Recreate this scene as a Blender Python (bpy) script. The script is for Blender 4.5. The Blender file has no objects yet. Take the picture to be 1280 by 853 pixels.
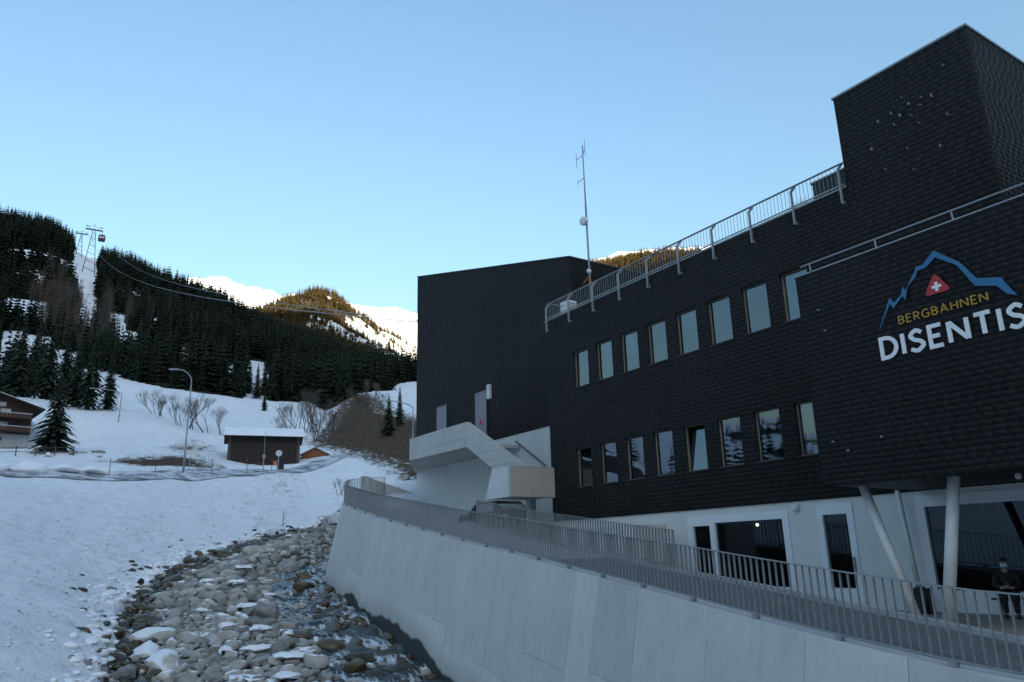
import bpy, bmesh, math, random
import numpy as np
from mathutils import Vector, Matrix
rad=math.radians
SC=bpy.context.scene; COL=SC.collection
random.seed(7); RNG=np.random.default_rng(7)
# ---------------------------------------------------------------- camera, sky, sun, exposure
def cam_axes(yaw,pitch,roll):
    F=Vector((-math.cos(yaw)*math.cos(pitch),math.sin(yaw)*math.cos(pitch),math.sin(pitch)))
    Rt=F.cross(Vector((0,0,1))).normalized(); U=Rt.cross(F); c,s=math.cos(roll),math.sin(roll)
    return c*Rt+s*U, -s*Rt+c*U, F
cam=bpy.data.cameras.new('camera'); co=bpy.data.objects.new('camera',cam); COL.objects.link(co); SC.camera=co
rt,up,fw=cam_axes(rad(33.339),rad(15.698),rad(-1.5008))
co.matrix_world=Matrix(((rt.x,up.x,-fw.x,0),(rt.y,up.y,-fw.y,0),(rt.z,up.z,-fw.z,0),(0,0,0,1)))
cam.sensor_width=36; cam.lens=36*950.2/1280; cam.clip_start=.1; cam.clip_end=20000
SUN_EL=17.0; SUN_PHI=-15.0
wd=bpy.data.worlds.new('World'); SC.world=wd; wd.use_nodes=True
sky=wd.node_tree.nodes.new('ShaderNodeTexSky'); sky.sky_type='NISHITA'; sky.sun_disc=False
sky.sun_elevation=rad(SUN_EL); sky.sun_rotation=rad(90-SUN_PHI); sky.altitude=1100; sky.ozone_density=5.0; sky.air_density=2.2; sky.dust_density=10.0
wd.node_tree.links.new(sky.outputs[0],wd.node_tree.nodes['Background'].inputs[0])
wd.node_tree.nodes['Background'].inputs[1].default_value=.1
sl=bpy.data.lights.new('sun','SUN'); sl.energy=5.0; sl.angle=rad(.5); sl.color=(1,.86,.66)
so=bpy.data.objects.new('sun',sl); COL.objects.link(so)
sd=Vector((math.cos(rad(SUN_EL))*math.cos(rad(SUN_PHI)),math.cos(rad(SUN_EL))*math.sin(rad(SUN_PHI)),math.sin(rad(SUN_EL))))
so.rotation_euler=sd.to_track_quat('Z','Y').to_euler(); so.location=(0,0,60)
SC.view_settings.view_transform='Standard'; SC.view_settings.look='None'; SC.view_settings.gamma=1; SC.view_settings.use_curve_mapping=False
SC.view_settings.exposure=1.76
# ---------------------------------------------------------------- materials
MAT={}
def nmat(name):
    m=bpy.data.materials.new(name); m.use_nodes=True; MAT[name]=m; nt=m.node_tree
    return m,nt,nt.nodes['Principled BSDF']
def N(nt,t,**k):
    n=nt.nodes.new(t)
    for a,b in k.items(): setattr(n,a,b)
    return n
def ramp(nt,fac,stops):
    r=N(nt,'ShaderNodeValToRGB'); e=r.color_ramp.elements
    while len(e)<len(stops): e.new(.5)
    for q,(p,c) in zip(e,stops): q.position=p; q.color=(*c,1) if len(c)==3 else c
    nt.links.new(fac,r.inputs[0]); return r.outputs[0]
def noise(nt,scale,detail=5,rough=.6,vec=None,dim=None):
    n=N(nt,'ShaderNodeTexNoise'); n.inputs['Scale'].default_value=scale; n.inputs['Detail'].default_value=detail; n.inputs['Roughness'].default_value=rough
    if vec is not None: nt.links.new(vec,n.inputs['Vector'])
    return n.outputs['Fac']
def pos(nt,sc=(1,1,1),rot=(0,0,0)):
    g=N(nt,'ShaderNodeNewGeometry'); m=N(nt,'ShaderNodeMapping'); m.inputs['Scale'].default_value=sc; m.inputs['Rotation'].default_value=rot
    nt.links.new(g.outputs['Position'],m.inputs[0]); return m.outputs[0]
def math_(nt,op,a,b=None,clamp=False):
    n=N(nt,'ShaderNodeMath',operation=op,use_clamp=clamp)
    for i,v in enumerate((a,b)):
        if v is None: continue
        if isinstance(v,(int,float)): n.inputs[i].default_value=v
        else: nt.links.new(v,n.inputs[i])
    return n.outputs[0]
def mixc(nt,f,a,b,mode='MIX'):
    n=N(nt,'ShaderNodeMix',data_type='RGBA',blend_type=mode)
    for i,v in ((0,f),(6,a),(7,b)):
        if isinstance(v,(int,float)): n.inputs[i].default_value=v
        elif isinstance(v,tuple): n.inputs[i].default_value=(*v,1)
        else: nt.links.new(v,n.inputs[i])
    return n.outputs[2]
def bump(nt,bs,h,strength=.3,dist=.02):
    b=N(nt,'ShaderNodeBump'); b.inputs['Strength'].default_value=strength; b.inputs['Distance'].default_value=dist
    nt.links.new(h,b.inputs['Height']); nt.links.new(b.outputs[0],bs.inputs['Normal'])
def plain(name,c1,c2=None,scale=3,rough=.6,metal=0,bs=None,bd=.004,stretch=(1,1,1),spec=None):
    m,nt,b=nmat(name); b.inputs['Roughness'].default_value=rough; b.inputs['Metallic'].default_value=metal
    if spec is not None: b.inputs['Specular IOR Level'].default_value=spec
    c2=c2 or tuple(v*.8 for v in c1)
    p=pos(nt,stretch); n=noise(nt,scale,6,.65,p)
    nt.links.new(ramp(nt,n,[(.32,c2),(.68,c1)]),b.inputs['Base Color'])
    bump(nt,b,noise(nt,bs or scale*6,4,.6,p),.4,bd)
    return m
def island(name,ca,cb,rough=.6,nscale=4,amt=.3,spec=.4,bs=30,bd=.003):
    m,nt,b=nmat(name); b.inputs['Roughness'].default_value=rough; b.inputs['Specular IOR Level'].default_value=spec
    g=N(nt,'ShaderNodeNewGeometry'); c=mixc(nt,g.outputs['Random Per Island'],ca,cb)
    n=noise(nt,nscale,5,.6,pos(nt)); c=mixc(nt,amt,c,ramp(nt,n,[(.3,tuple(v*.4 for v in ca)),(.7,tuple(min(1,v*1.6) for v in cb))]))
    nt.links.new(c,b.inputs['Base Color']); bump(nt,b,noise(nt,bs,3,.6,pos(nt)),.4,bd); return m
# slate shingles
island('slate',(.0150,.0150,.0160),(.0185,.0185,.0198),.6,.35,.22,.3,30,.001)
plain('slate_core',(.017,.017,.018))
# cast concrete of the retaining wall
def concrete(name,c_hi,c_lo,warm=.0,damp=None,boards=False):
    m,nt,b=nmat(name); b.inputs['Roughness'].default_value=.85; b.inputs['Specular IOR Level'].default_value=.25
    g=N(nt,'ShaderNodeNewGeometry')
    n1=noise(nt,.45,5,.6,pos(nt)); n2=noise(nt,2.2,6,.7,pos(nt,(1,1,.25))); n3=noise(nt,30,3,.6,pos(nt))
    c=ramp(nt,n1,[(.3,c_lo),(.7,c_hi)])
    c=mixc(nt,.35,c,ramp(nt,n2,[(.3,tuple(v*.62 for v in c_lo)),(.6,c_hi)]))
    oi=N(nt,'ShaderNodeObjectInfo')
    c=mixc(nt,.38,c,mixc(nt,oi.outputs['Random'],tuple(v*.78 for v in c_lo),tuple(min(1,v*1.1) for v in c_hi)))
    c=mixc(nt,.12,c,ramp(nt,n3,[(.4,(.12,.12,.12)),(.6,(.5,.5,.5))]))
    # board-mark streaks
    n4=noise(nt,5,4,.6,pos(nt,(1.2,1.2,.12)));c=mixc(nt,ramp(nt,n4,[(.55,(0,0,0)),(.8,(.35,.35,.35))]),c,tuple(v*.55 for v in c_lo))
    if boards:
        n6=noise(nt,1,4,.6,pos(nt,(.25,.25,7.5))); c=mixc(nt,ramp(nt,n6,[(.52,(0,0,0)),(.68,(.3,.3,.3))]),c,tuple(v*.5 for v in c_lo)); n2=math_(nt,'ADD',n2,math_(nt,'MULTIPLY',n6,2.))
    if damp:
        a=N(nt,'ShaderNodeAttribute',attribute_name='damp'); n5=noise(nt,.9,4,.7,pos(nt))
        nw=noise(nt,.5,3,.42,pos(nt,(1,1,.12)))
        k=math_(nt,'ADD',a.outputs['Fac'],math_(nt,'MULTIPLY',math_(nt,'SUBTRACT',nw,.5),.8))
        w=ramp(nt,k,[(.47,(0,0,0)),(.53,(1,1,1))]); hal=ramp(nt,k,[(.1,(0,0,0)),(.5,(.45,.45,.45))])
        c=mixc(nt,hal,c,(.20,.19,.165)); c=mixc(nt,w,c,damp)
        nt.links.new(ramp(nt,k,[(.47,(.85,)*3),(.53,(.4,)*3)]),b.inputs['Roughness'])
    nt.links.new(c,b.inputs['Base Color']); bump(nt,b,math_(nt,'ADD',n3,math_(nt,'MULTIPLY',n2,2)),.35,.006); return m
concrete('wall_concrete',(.62,.63,.625),(.50,.51,.505),damp=(.03,.034,.036))
concrete('stair_concrete',(.58,.585,.56),(.44,.445,.425),boards=True)
concrete('brown_concrete',(.46,.435,.39),(.35,.33,.295),boards=True)
concrete('base_concrete',(.62,.64,.63),(.52,.54,.53))
plain('plaster',(.68,.685,.67),(.61,.615,.60),1.2,.8,bs=40,bd=.003)
plain('white_frame',(.74,.76,.79),(.70,.72,.75),2,.35)
plain('galvanised',(.33,.345,.36),(.24,.255,.27),9,.45,.3)
plain('steel_dark',(.05,.055,.06),None,5,.45,.4)
plain('column_paint',(.72,.72,.70),(.60,.60,.58),2,.4)
plain('tan_wood',(.26,.22,.16),(.17,.14,.10),6,.6,stretch=(1,1,.2))
plain('door_grey',(.25,.24,.27),(.20,.19,.215),3,.5)
plain('asphalt',(.135,.138,.145),(.085,.087,.092),2,.85,bs=60,bd=.008)
plain('paving',(.30,.27,.235),(.22,.20,.175),1.6,.8,bs=40)
plain('kerb_stone',(.36,.37,.37),(.26,.27,.275),3,.8)
plain('blind',(.45,.55,.62),None,2,.7)
plain('blind_warm',(.55,.50,.40),None,2,.7)
plain('dark_room',(.02,.021,.023),None,2,.8)
plain('red_paint',(.45,.02,.03),None,4,.4)
plain('letter_white',(.80,.80,.80),(.76,.76,.76),4,.45)
plain('letter_gold',(.50,.30,.035),None,4,.45)
plain('letter_blue',(.03,.155,.30),(.022,.125,.26),4,.45)
plain('sign_white',(.7,.7,.7),None,4,.4)
plain('dish_white',(.75,.75,.74),None,4,.4)
plain('orange_paint',(.42,.15,.07),None,4,.5)
plain('black_plastic',(.012,.012,.014),None,5,.45)
plain('black_cloth',(.013,.014,.018),(.008,.008,.01),8,.85)
plain('skin',(.42,.24,.19),(.34,.19,.15),10,.55)
plain('mask_cloth',(.42,.55,.62),None,10,.8)
plain('old_wood',(.036,.024,.018),(.012,.008,.007),2.5,.8,bs=14,bd=.02,stretch=(1,1,4))
plain('chalet_wood',(.08,.034,.017),(.032,.014,.008),2.5,.75,bs=14,bd=.01,stretch=(.3,1,4))
plain('hut_wood',(.32,.12,.045),(.2,.07,.03),3,.7)
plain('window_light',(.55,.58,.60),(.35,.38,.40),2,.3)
plain('car_paint',(.01,.011,.013),None,3,.25)
plain('rubber',(.02,.02,.02),None,3,.8)
plain('yellow_paint',(.6,.45,.02),None,3,.5)
plain('bark',(.06,.045,.035),(.03,.024,.02),4,.9,bs=12,bd=.03)
plain('twig',(.11,.09,.075),(.06,.048,.04),4,.9)
plain('twig_far',(.066,.050,.038),(.038,.030,.024),.05,.9)
plain('dry_grass',(.19,.125,.06),(.09,.055,.028),1.5,.9)
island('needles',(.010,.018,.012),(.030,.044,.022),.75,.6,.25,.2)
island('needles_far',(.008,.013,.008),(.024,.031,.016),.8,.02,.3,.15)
island('ridge_needles_sunlit',(.05,.043,.016),(.14,.10,.036),.85,.01,.3,.1)  # brighter golden copy of the needles, sunlight put into the colour
def em(name,c,s):
    m,nt,b=nmat(name); b.inputs['Emission Color'].default_value=(*c,1); b.inputs['Emission Strength'].default_value=s; return m
em('lamp_glow',(1,.72,.35),3.0)
# snow pieces
def snowmat(name):
    m,nt,b=nmat(name); b.inputs['Roughness'].default_value=.65; b.inputs['Specular IOR Level'].default_value=.2
    n=noise(nt,1.2,5,.6,pos(nt)); nt.links.new(ramp(nt,n,[(.3,(.76,.775,.80)),(.7,(.88,.89,.90))]),b.inputs['Base Color'])
    bump(nt,b,noise(nt,9,6,.65,pos(nt)),.5,.04); return m
snowmat('snow')
# coated window glass: part mirror, part clear
def glass(name,ior,tint):
    m=bpy.data.materials.new(name); m.use_nodes=True; MAT[name]=m; nt=m.node_tree; nt.nodes.clear()
    o=N(nt,'ShaderNodeOutputMaterial'); mx=N(nt,'ShaderNodeMixShader'); fr=N(nt,'ShaderNodeFresnel'); fr.inputs[0].default_value=ior
    t=N(nt,'ShaderNodeBsdfTransparent'); t.inputs[0].default_value=(*tint,1); g=N(nt,'ShaderNodeBsdfGlossy'); g.inputs['Roughness'].default_value=.015; g.inputs['Color'].default_value=(.72,.86,1,1)
    n=noise(nt,.9,2,.5,pos(nt)); bp=N(nt,'ShaderNodeBump'); bp.inputs['Strength'].default_value=.08; bp.inputs['Distance'].default_value=.02; nt.links.new(n,bp.inputs['Height']); nt.links.new(bp.outputs[0],g.inputs['Normal'])
    nt.links.new(fr.outputs[0],mx.inputs[0]); nt.links.new(t.outputs[0],mx.inputs[1]); nt.links.new(g.outputs[0],mx.inputs[2]); nt.links.new(mx.outputs[0],o.inputs[0]); return m
glass('glass_coated',2.65,(.5,.6,.6)); glass('glass_plain',1.6,(.55,.6,.6))
# river stones: grey-tan, some with snow lying on top, wet ones dark
def stonemat(name,ca,cb,snow,rough):
    m,nt,b=nmat(name); b.inputs['Roughness'].default_value=rough; b.inputs['Specular IOR Level'].default_value=.4
    oi=N(nt,'ShaderNodeObjectInfo'); g=N(nt,'ShaderNodeNewGeometry')
    rnd=math_(nt,'FRACT',math_(nt,'ADD',oi.outputs['Random'],math_(nt,'MULTIPLY',g.outputs['Random Per Island'],7.31)))
    c=mixc(nt,rnd,tuple(v*.62 for v in ca),tuple(min(1,v*1.12) for v in cb)); n=noise(nt,3.5,6,.7,pos(nt)); c=mixc(nt,.35,c,ramp(nt,n,[(.3,tuple(v*.45 for v in ca)),(.7,tuple(min(1,v*1.35) for v in cb))]))
    if snow:
        s=N(nt,'ShaderNodeSeparateXYZ'); nt.links.new(g.outputs['Normal'],s.inputs[0])
        k=math_(nt,'ADD',math_(nt,'MULTIPLY',s.outputs[2],.5),math_(nt,'ADD',math_(nt,'MULTIPLY',noise(nt,1.1,4,.6,pos(nt)),.55),math_(nt,'MULTIPLY',rnd,.25)))
        c=mixc(nt,ramp(nt,k,[(snow,(0,0,0)),(snow+.05,(1,1,1))]),c,(.76,.78,.81))
    nt.links.new(c,b.inputs['Base Color']); bump(nt,b,noise(nt,12,5,.65,pos(nt)),.5,.03); return m
stonemat('stone',(.17,.168,.158),(.42,.41,.38),.93,.8)
stonemat('stone_snowy',(.30,.28,.25),(.48,.45,.40),.80,.8)
stonemat('stone_wet',(.028,.024,.017),(.085,.066,.035),0,.25)
# stream water with foam
m,nt,b=nmat('water'); b.inputs['Roughness'].default_value=.08; b.inputs['IOR'].default_value=1.33
fo=N(nt,'ShaderNodeAttribute',attribute_name='foam'); n=noise(nt,4.2,8,.75,pos(nt,(.5,1.3,1)))
k=math_(nt,'ADD',fo.outputs['Fac'],math_(nt,'MULTIPLY',math_(nt,'SUBTRACT',n,.5),3.2)); k=ramp(nt,k,[(.42,(0,0,0)),(1.0,(1,1,1))])
nt.links.new(mixc(nt,k,(.018,.026,.030),(.55,.62,.68)),b.inputs['Base Color']); nt.links.new(ramp(nt,k,[(0,(.07,)*3),(1,(.7,)*3)]),b.inputs['Roughness'])
bump(nt,b,noise(nt,5,5,.6,pos(nt,(.5,1.4,1))),.6,.06)
# ground sheet: snow, bare brown turf, forest floor, stream gravel
m,nt,b=nmat('terrain'); b.inputs['Roughness'].default_value=.75; b.inputs['Specular IOR Level'].default_value=.15
n1=noise(nt,.12,5,.6,pos(nt)); n2=noise(nt,1.4,6,.65,pos(nt)); n3=noise(nt,14,5,.7,pos(nt)); 
snow_c=mixc(nt,.4,ramp(nt,n1,[(.3,(.76,.775,.80)),(.7,(.88,.885,.90))]),ramp(nt,n2,[(.3,(.58,.60,.63)),(.62,(.92,.925,.93))]))
sp=ramp(nt,noise(nt,3.2,7,.75,pos(nt,(.6,1,1))),[(.59,(0,0,0)),(.67,(.85,.85,.85))])
ad=N(nt,'ShaderNodeAttribute',attribute_name='dirty'); snow_c=mixc(nt,math_(nt,'MULTIPLY',sp,ad.outputs['Fac']),snow_c,(.13,.11,.09))
brown=mixc(nt,.5,ramp(nt,noise(nt,.7,6,.7,pos(nt)),[(.38,(.016,.010,.006)),(.66,(.125,.072,.031))]),ramp(nt,n3,[(.35,(.016,.010,.006)),(.65,(.15,.092,.042))]))
ab=N(nt,'ShaderNodeAttribute',attribute_name='bare'); kk=math_(nt,'ADD',ab.outputs['Fac'],math_(nt,'MULTIPLY',math_(nt,'SUBTRACT',noise(nt,1.3,8,.75,pos(nt)),.5),1.15))
c=mixc(nt,ramp(nt,kk,[(.46,(0,0,0)),(.56,(1,1,1))]),snow_c,brown)
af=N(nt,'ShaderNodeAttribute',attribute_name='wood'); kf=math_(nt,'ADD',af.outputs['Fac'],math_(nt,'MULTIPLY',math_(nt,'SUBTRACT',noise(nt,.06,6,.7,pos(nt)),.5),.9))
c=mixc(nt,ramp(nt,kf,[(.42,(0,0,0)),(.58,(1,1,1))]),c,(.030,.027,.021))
ag=N(nt,'ShaderNodeAttribute',attribute_name='gravel'); c=mixc(nt,ag.outputs['Fac'],c,ramp(nt,n3,[(.3,(.05,.045,.04)),(.7,(.2,.18,.155))]))
nt.links.new(c,b.inputs['Base Color']); vo=N(nt,'ShaderNodeTexVoronoi',feature='SMOOTH_F1'); vo.inputs['Scale'].default_value=1.7; nt.links.new(pos(nt),vo.inputs['Vector'])
bump(nt,b,math_(nt,'ADD',math_(nt,'ADD',math_(nt,'MULTIPLY',n2,1.5),math_(nt,'MULTIPLY',vo.outputs['Distance'],-.4)),math_(nt,'MULTIPLY',n3,.45)),.75,.22)
# ---------------------------------------------------------------- geometry helpers
class G:
    def __init__(s): s.v=[]; s.f=[]
    def quad(s,a,b,c,d): n=len(s.v); s.v+=[tuple(a),tuple(b),tuple(c),tuple(d)]; s.f.append((n,n+1,n+2,n+3))
    def tri(s,a,b,c): n=len(s.v); s.v+=[tuple(a),tuple(b),tuple(c)]; s.f.append((n,n+1,n+2))
    def hexa(s,p):  # 8 points: bottom ring 0-3, top ring 4-7
        n=len(s.v); s.v+=[tuple(q) for q in p]
        for q in ((3,2,1,0),(4,5,6,7),(0,1,5,4),(1,2,6,5),(2,3,7,6),(3,0,4,7)): s.f.append(tuple(n+i for i in q))
    def box(s,x0,x1,y0,y1,z0,z1): s.hexa([(x0,y0,z0),(x1,y0,z0),(x1,y1,z0),(x0,y1,z0),(x0,y0,z1),(x1,y0,z1),(x1,y1,z1),(x0,y1,z1)])
    def obox(s,c,a,b,d): # centre and three half axes
        c,a,b,d=map(Vector,(c,a,b,d)); s.hexa([c-a-b-d,c+a-b-d,c+a+b-d,c-a+b-d,c-a-b+d,c+a-b+d,c+a+b+d,c-a+b+d])
    def cyl(s,p,q,r0,r1=None,n=8,caps=True):
        p,q=Vector(p),Vector(q); r1=r0 if r1 is None else r1; d=(q-p).normalized(); a=d.orthogonal().normalized(); b=d.cross(a); k=len(s.v)
        for P,r in ((p,r0),(q,r1)):
            for i in range(n): t=2*math.pi*i/n; s.v.append(tuple(P+a*(r*math.cos(t))+b*(r*math.sin(t))))
        for i in range(n): j=(i+1)%n; s.f.append((k+i,k+j,k+n+j,k+n+i))
        if caps: s.f.append(tuple(k+i for i in range(n-1,-1,-1))); s.f.append(tuple(k+n+i for i in range(n)))
    def tube(s,pts,r,n=6):
        for a,b in zip(pts[:-1],pts[1:]): s.cyl(a,b,r,r,n)
    def prism(s,pts,off): # polygon extruded by a vector
        off=Vector(off); n=len(pts); k=len(s.v); s.v+=[tuple(p) for p in pts]+[tuple(Vector(p)+off) for p in pts]
        s.f.append(tuple(range(k,k+n))); s.f.append(tuple(range(k+2*n-1,k+n-1,-1)))
        for i in range(n): j=(i+1)%n; s.f.append((k+j,k+i,k+n+i,k+n+j))
    def sphere(s,c,r,n=10,m=6,sq=(1,1,1)):
        k=len(s.v); c=Vector(c)
        for i in range(1,m):
            for j in range(n):
                a=math.pi*i/m; t=2*math.pi*j/n; s.v.append((c.x+r*sq[0]*math.sin(a)*math.cos(t),c.y+r*sq[1]*math.sin(a)*math.sin(t),c.z+r*sq[2]*math.cos(a)))
        s.v+= [(c.x,c.y,c.z+r*sq[2]),(c.x,c.y,c.z-r*sq[2])]; T=len(s.v)-2
        for i in range(m-2):
            for j in range(n): l=(j+1)%n; s.f.append((k+i*n+j,k+(i+1)*n+j,k+(i+1)*n+l,k+i*n+l))
        for j in range(n): l=(j+1)%n; s.f.append((T,k+j,k+l)); s.f.append((T+1,k+(m-2)*n+l,k+(m-2)*n+j))
    def mesh(s,name,smooth=False):
        me=bpy.data.meshes.new(name); me.from_pydata(s.v,[],s.f); bm=bmesh.new(); bm.from_mesh(me); bmesh.ops.recalc_face_normals(bm,faces=bm.faces); bm.to_mesh(me); bm.free()
        if smooth: me.polygons.foreach_set('use_smooth',[True]*len(me.polygons))
        return me
    def raw(s,name,mat,parent=None):
        me=bpy.data.meshes.new(name); me.from_pydata(s.v,[],s.f); return mk(name,me,mat,parent)
    def build(s,name,mat,parent=None,smooth=False,kind=None): return mk(name,s.mesh(name,smooth),mat,parent,kind)
def mk(name,me,mat=None,parent=None,kind=None,loc=None,local=False):
    o=bpy.data.objects.new(name,me); COL.objects.link(o)
    if mat and not me.materials: me.materials.append(MAT[mat] if isinstance(mat,str) else mat)
    if parent is not None:
        o.parent=parent
        if not local: # vertices are in world space; undo every parent's offset
            off=Vector((0,0,0)); p=parent
            while p is not None and p.type=='EMPTY': off+=Vector(p.location); p=p.parent
            if parent.type=='EMPTY': o.matrix_parent_inverse=Matrix.Translation(-off)
    if loc is not None: o.location=loc
    if kind: o['kind']=kind
    return o
def tag(o,label,cat,group=None):
    o['label']=label; o['category']=cat
    if group: o['group']=group
    return o
def thing(name,label,cat,loc=(0,0,0),group=None):
    o=bpy.data.objects.new(name,None); COL.objects.link(o); o.location=loc; o.empty_display_size=.3
    return tag(o,label,cat,group)
def copy_tree(o,parent=None):
    c=o.copy(); COL.objects.link(c); c.parent=parent
    for ch in list(o.children): copy_tree(ch,c)
    return c
def npmesh(name,V,F,smooth=False):   # V (n,3), F (m,3|4)
    me=bpy.data.meshes.new(name); k=F.shape[1]; me.vertices.add(len(V)); me.vertices.foreach_set('co',V.astype(np.float32).ravel())
    me.loops.add(F.size); me.loops.foreach_set('vertex_index',F.astype(np.int32).ravel()); me.polygons.add(len(F)); me.polygons.foreach_set('loop_start',np.arange(0,F.size,k,dtype=np.int32))
    if smooth: me.polygons.foreach_set('use_smooth',np.ones(len(F),bool))
    me.update(calc_edges=True); return me
def attr(me,name,a):
    t=me.attributes.new(name,'FLOAT','POINT'); t.data.foreach_set('value',np.asarray(a,np.float32))
# ---- ground heights: surveyed spots near the stream, azimuth profiles for the hills and the unseen shading ridge
CP=[(-25.0,0.4,-2.82),(-27.5,0.3,-1.97),(-31.5,0.2,-1.01),(-37.0,0.0,0.31),(-44.5,-0.2,2.22),(-51.0,-0.4,3.92),(-55.0,-0.6,4.92),(-60.0,-0.7,5.94),(-25.4,1.8,-3.01),(-28.9,1.9,-2.20),(-33.9,2.1,-1.18),(-40.9,2.3,0.29),(-48.9,2.5,2.45),(-56.9,2.7,4.59),(-60.9,2.8,5.71),(-31.8,3.2,-1.84),(-37.8,4.0,-0.92),(-44.2,5.5,0.24),(-53.6,6.6,2.69),(-61.6,7.1,5.05),(-66.6,7.6,6.56),(-50.1,9.6,1.02),(-56.0,10.6,2.82),(-63.9,11.9,5.22),(-69.8,12.9,6.90),(-74.7,13.7,8.19),(-55.9,15.4,2.27),(-62.7,17.1,4.41),(-72.4,19.7,7.13),(-77.2,20.9,8.54),(-60.7,20.4,3.38),(-69.9,24.2,6.08),(-79.3,27.8,8.83),(-74.7,28.7,8.56),(-75.0,-1.0,8.19),(-85.0,2.7,9.44),(-84.7,7.4,9.60),(-94.6,8.2,11.60),(-94.0,13.8,11.60),(-106.9,15.5,14.42),(-89.8,19.9,10.41),(-103.4,23.3,12.72),(-98.5,30.2,11.74),(-108.3,28.6,14.17),(-135.0,-2.1,17.55),(-135.0,2.9,17.82),(-114.9,5.6,14.92),(-139.9,6.4,22.37),(-134.4,12.3,20.29),(-133.6,19.2,19.96),(-132.4,26.4,20.22),(-184.0,19.3,35.02),(-187.6,29.9,34.34),(-180.8,39.1,32.06),(-163.8,45.4,28.40),(-133.1,43.4,21.36),(-224.0,21.1,47.23),(-237.7,32.9,49.75),(-235.6,45.9,48.39),(-227.1,60.3,45.68),(-198.8,67.8,39.28),(-94.6,32.5,12.22),(-88.5,34.5,11.62),(-139.9,54.2,25.32),(-195.9,75.7,43.22),(-73.3,32.0,8.95),(-119.2,51.9,20.61),(-174.2,75.8,38.18),(-90.2,43.3,13.75),(-153.3,73.5,34.19),(-49.6,23.8,5.29),(-41.8,19.3,3.8),(-37.0,17.7,1.9),(-38,21,1.5),(-34,20.5,1.0),(-42,21.3,2.9),(-46.0,19.6,4.84),
(-20,2.6,-4.7),(-10,2.2,-5.2),(0,2.0,-5.3),(-20,0,-3.2),(-15,-2,-2.4),(-9,-2,-2.1),(0,-1,-1.75),(0,-5,-1.7),(-22,-5,-1.6),(-32,-7,0.4),(-46,-9,3.2),(-62,-12,6.8),(-92,-16,10.6),
(-27.7,3.1,-3.4),(-32,4.0,-2.57),(-34.8,4.1,-2.05),(-40.1,5.6,-1.03),(-43.5,7.1,-.39),(-46.5,9.0,.18),(-50,11.4,.85),(-53.7,14.8,1.55),(-57.9,19.8,2.34),
(-32,18.5,.9),(-30.5,20,.95),(-28.6,19,.9),(-52,30,6.5),(-60,30,6.0),(-44,30,4.5),(-36,24,2.2)]
CP=np.array(CP,float)
def _tps_fit(P):
    n=len(P); r=np.hypot(P[:,None,0]-P[None,:,0],P[:,None,1]-P[None,:,1])
    K=np.where(r>0,r*r*np.log(r+1e-9),0)+np.eye(n)*3.0
    A=np.zeros((n+3,n+3)); A[:n,:n]=K; A[:n,n]=1; A[:n,n+1:]=P[:,:2]; A[n,:n]=1; A[n+1:,:n]=P[:,:2].T
    b=np.zeros(n+3); b[:n]=P[:,2]; return np.linalg.solve(A,b)
_W=_tps_fit(CP)
def tps(x,y):
    o=_W[-3]+_W[-2]*x+_W[-1]*y
    for i in range(len(CP)):
        r2=(x-CP[i,0])**2+(y-CP[i,1])**2
        o=o+_W[i]*0.5*r2*np.log(r2+1e-9)
    return o
T=math.tan; R_=math.radians
def E(*k): return [(d,d*T(R_(e))) for d,e in k]
def RG(e): return [(5,-1.9),(60,-3),(100,-3)]+E((500,2),(1500,7),(3000,14),(4600,e-1),(5000,e),(5400,e-1),(6500,18),(9000,10))  # unseen ridge behind the camera, crest shaped so its shadow covers the valley
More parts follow.
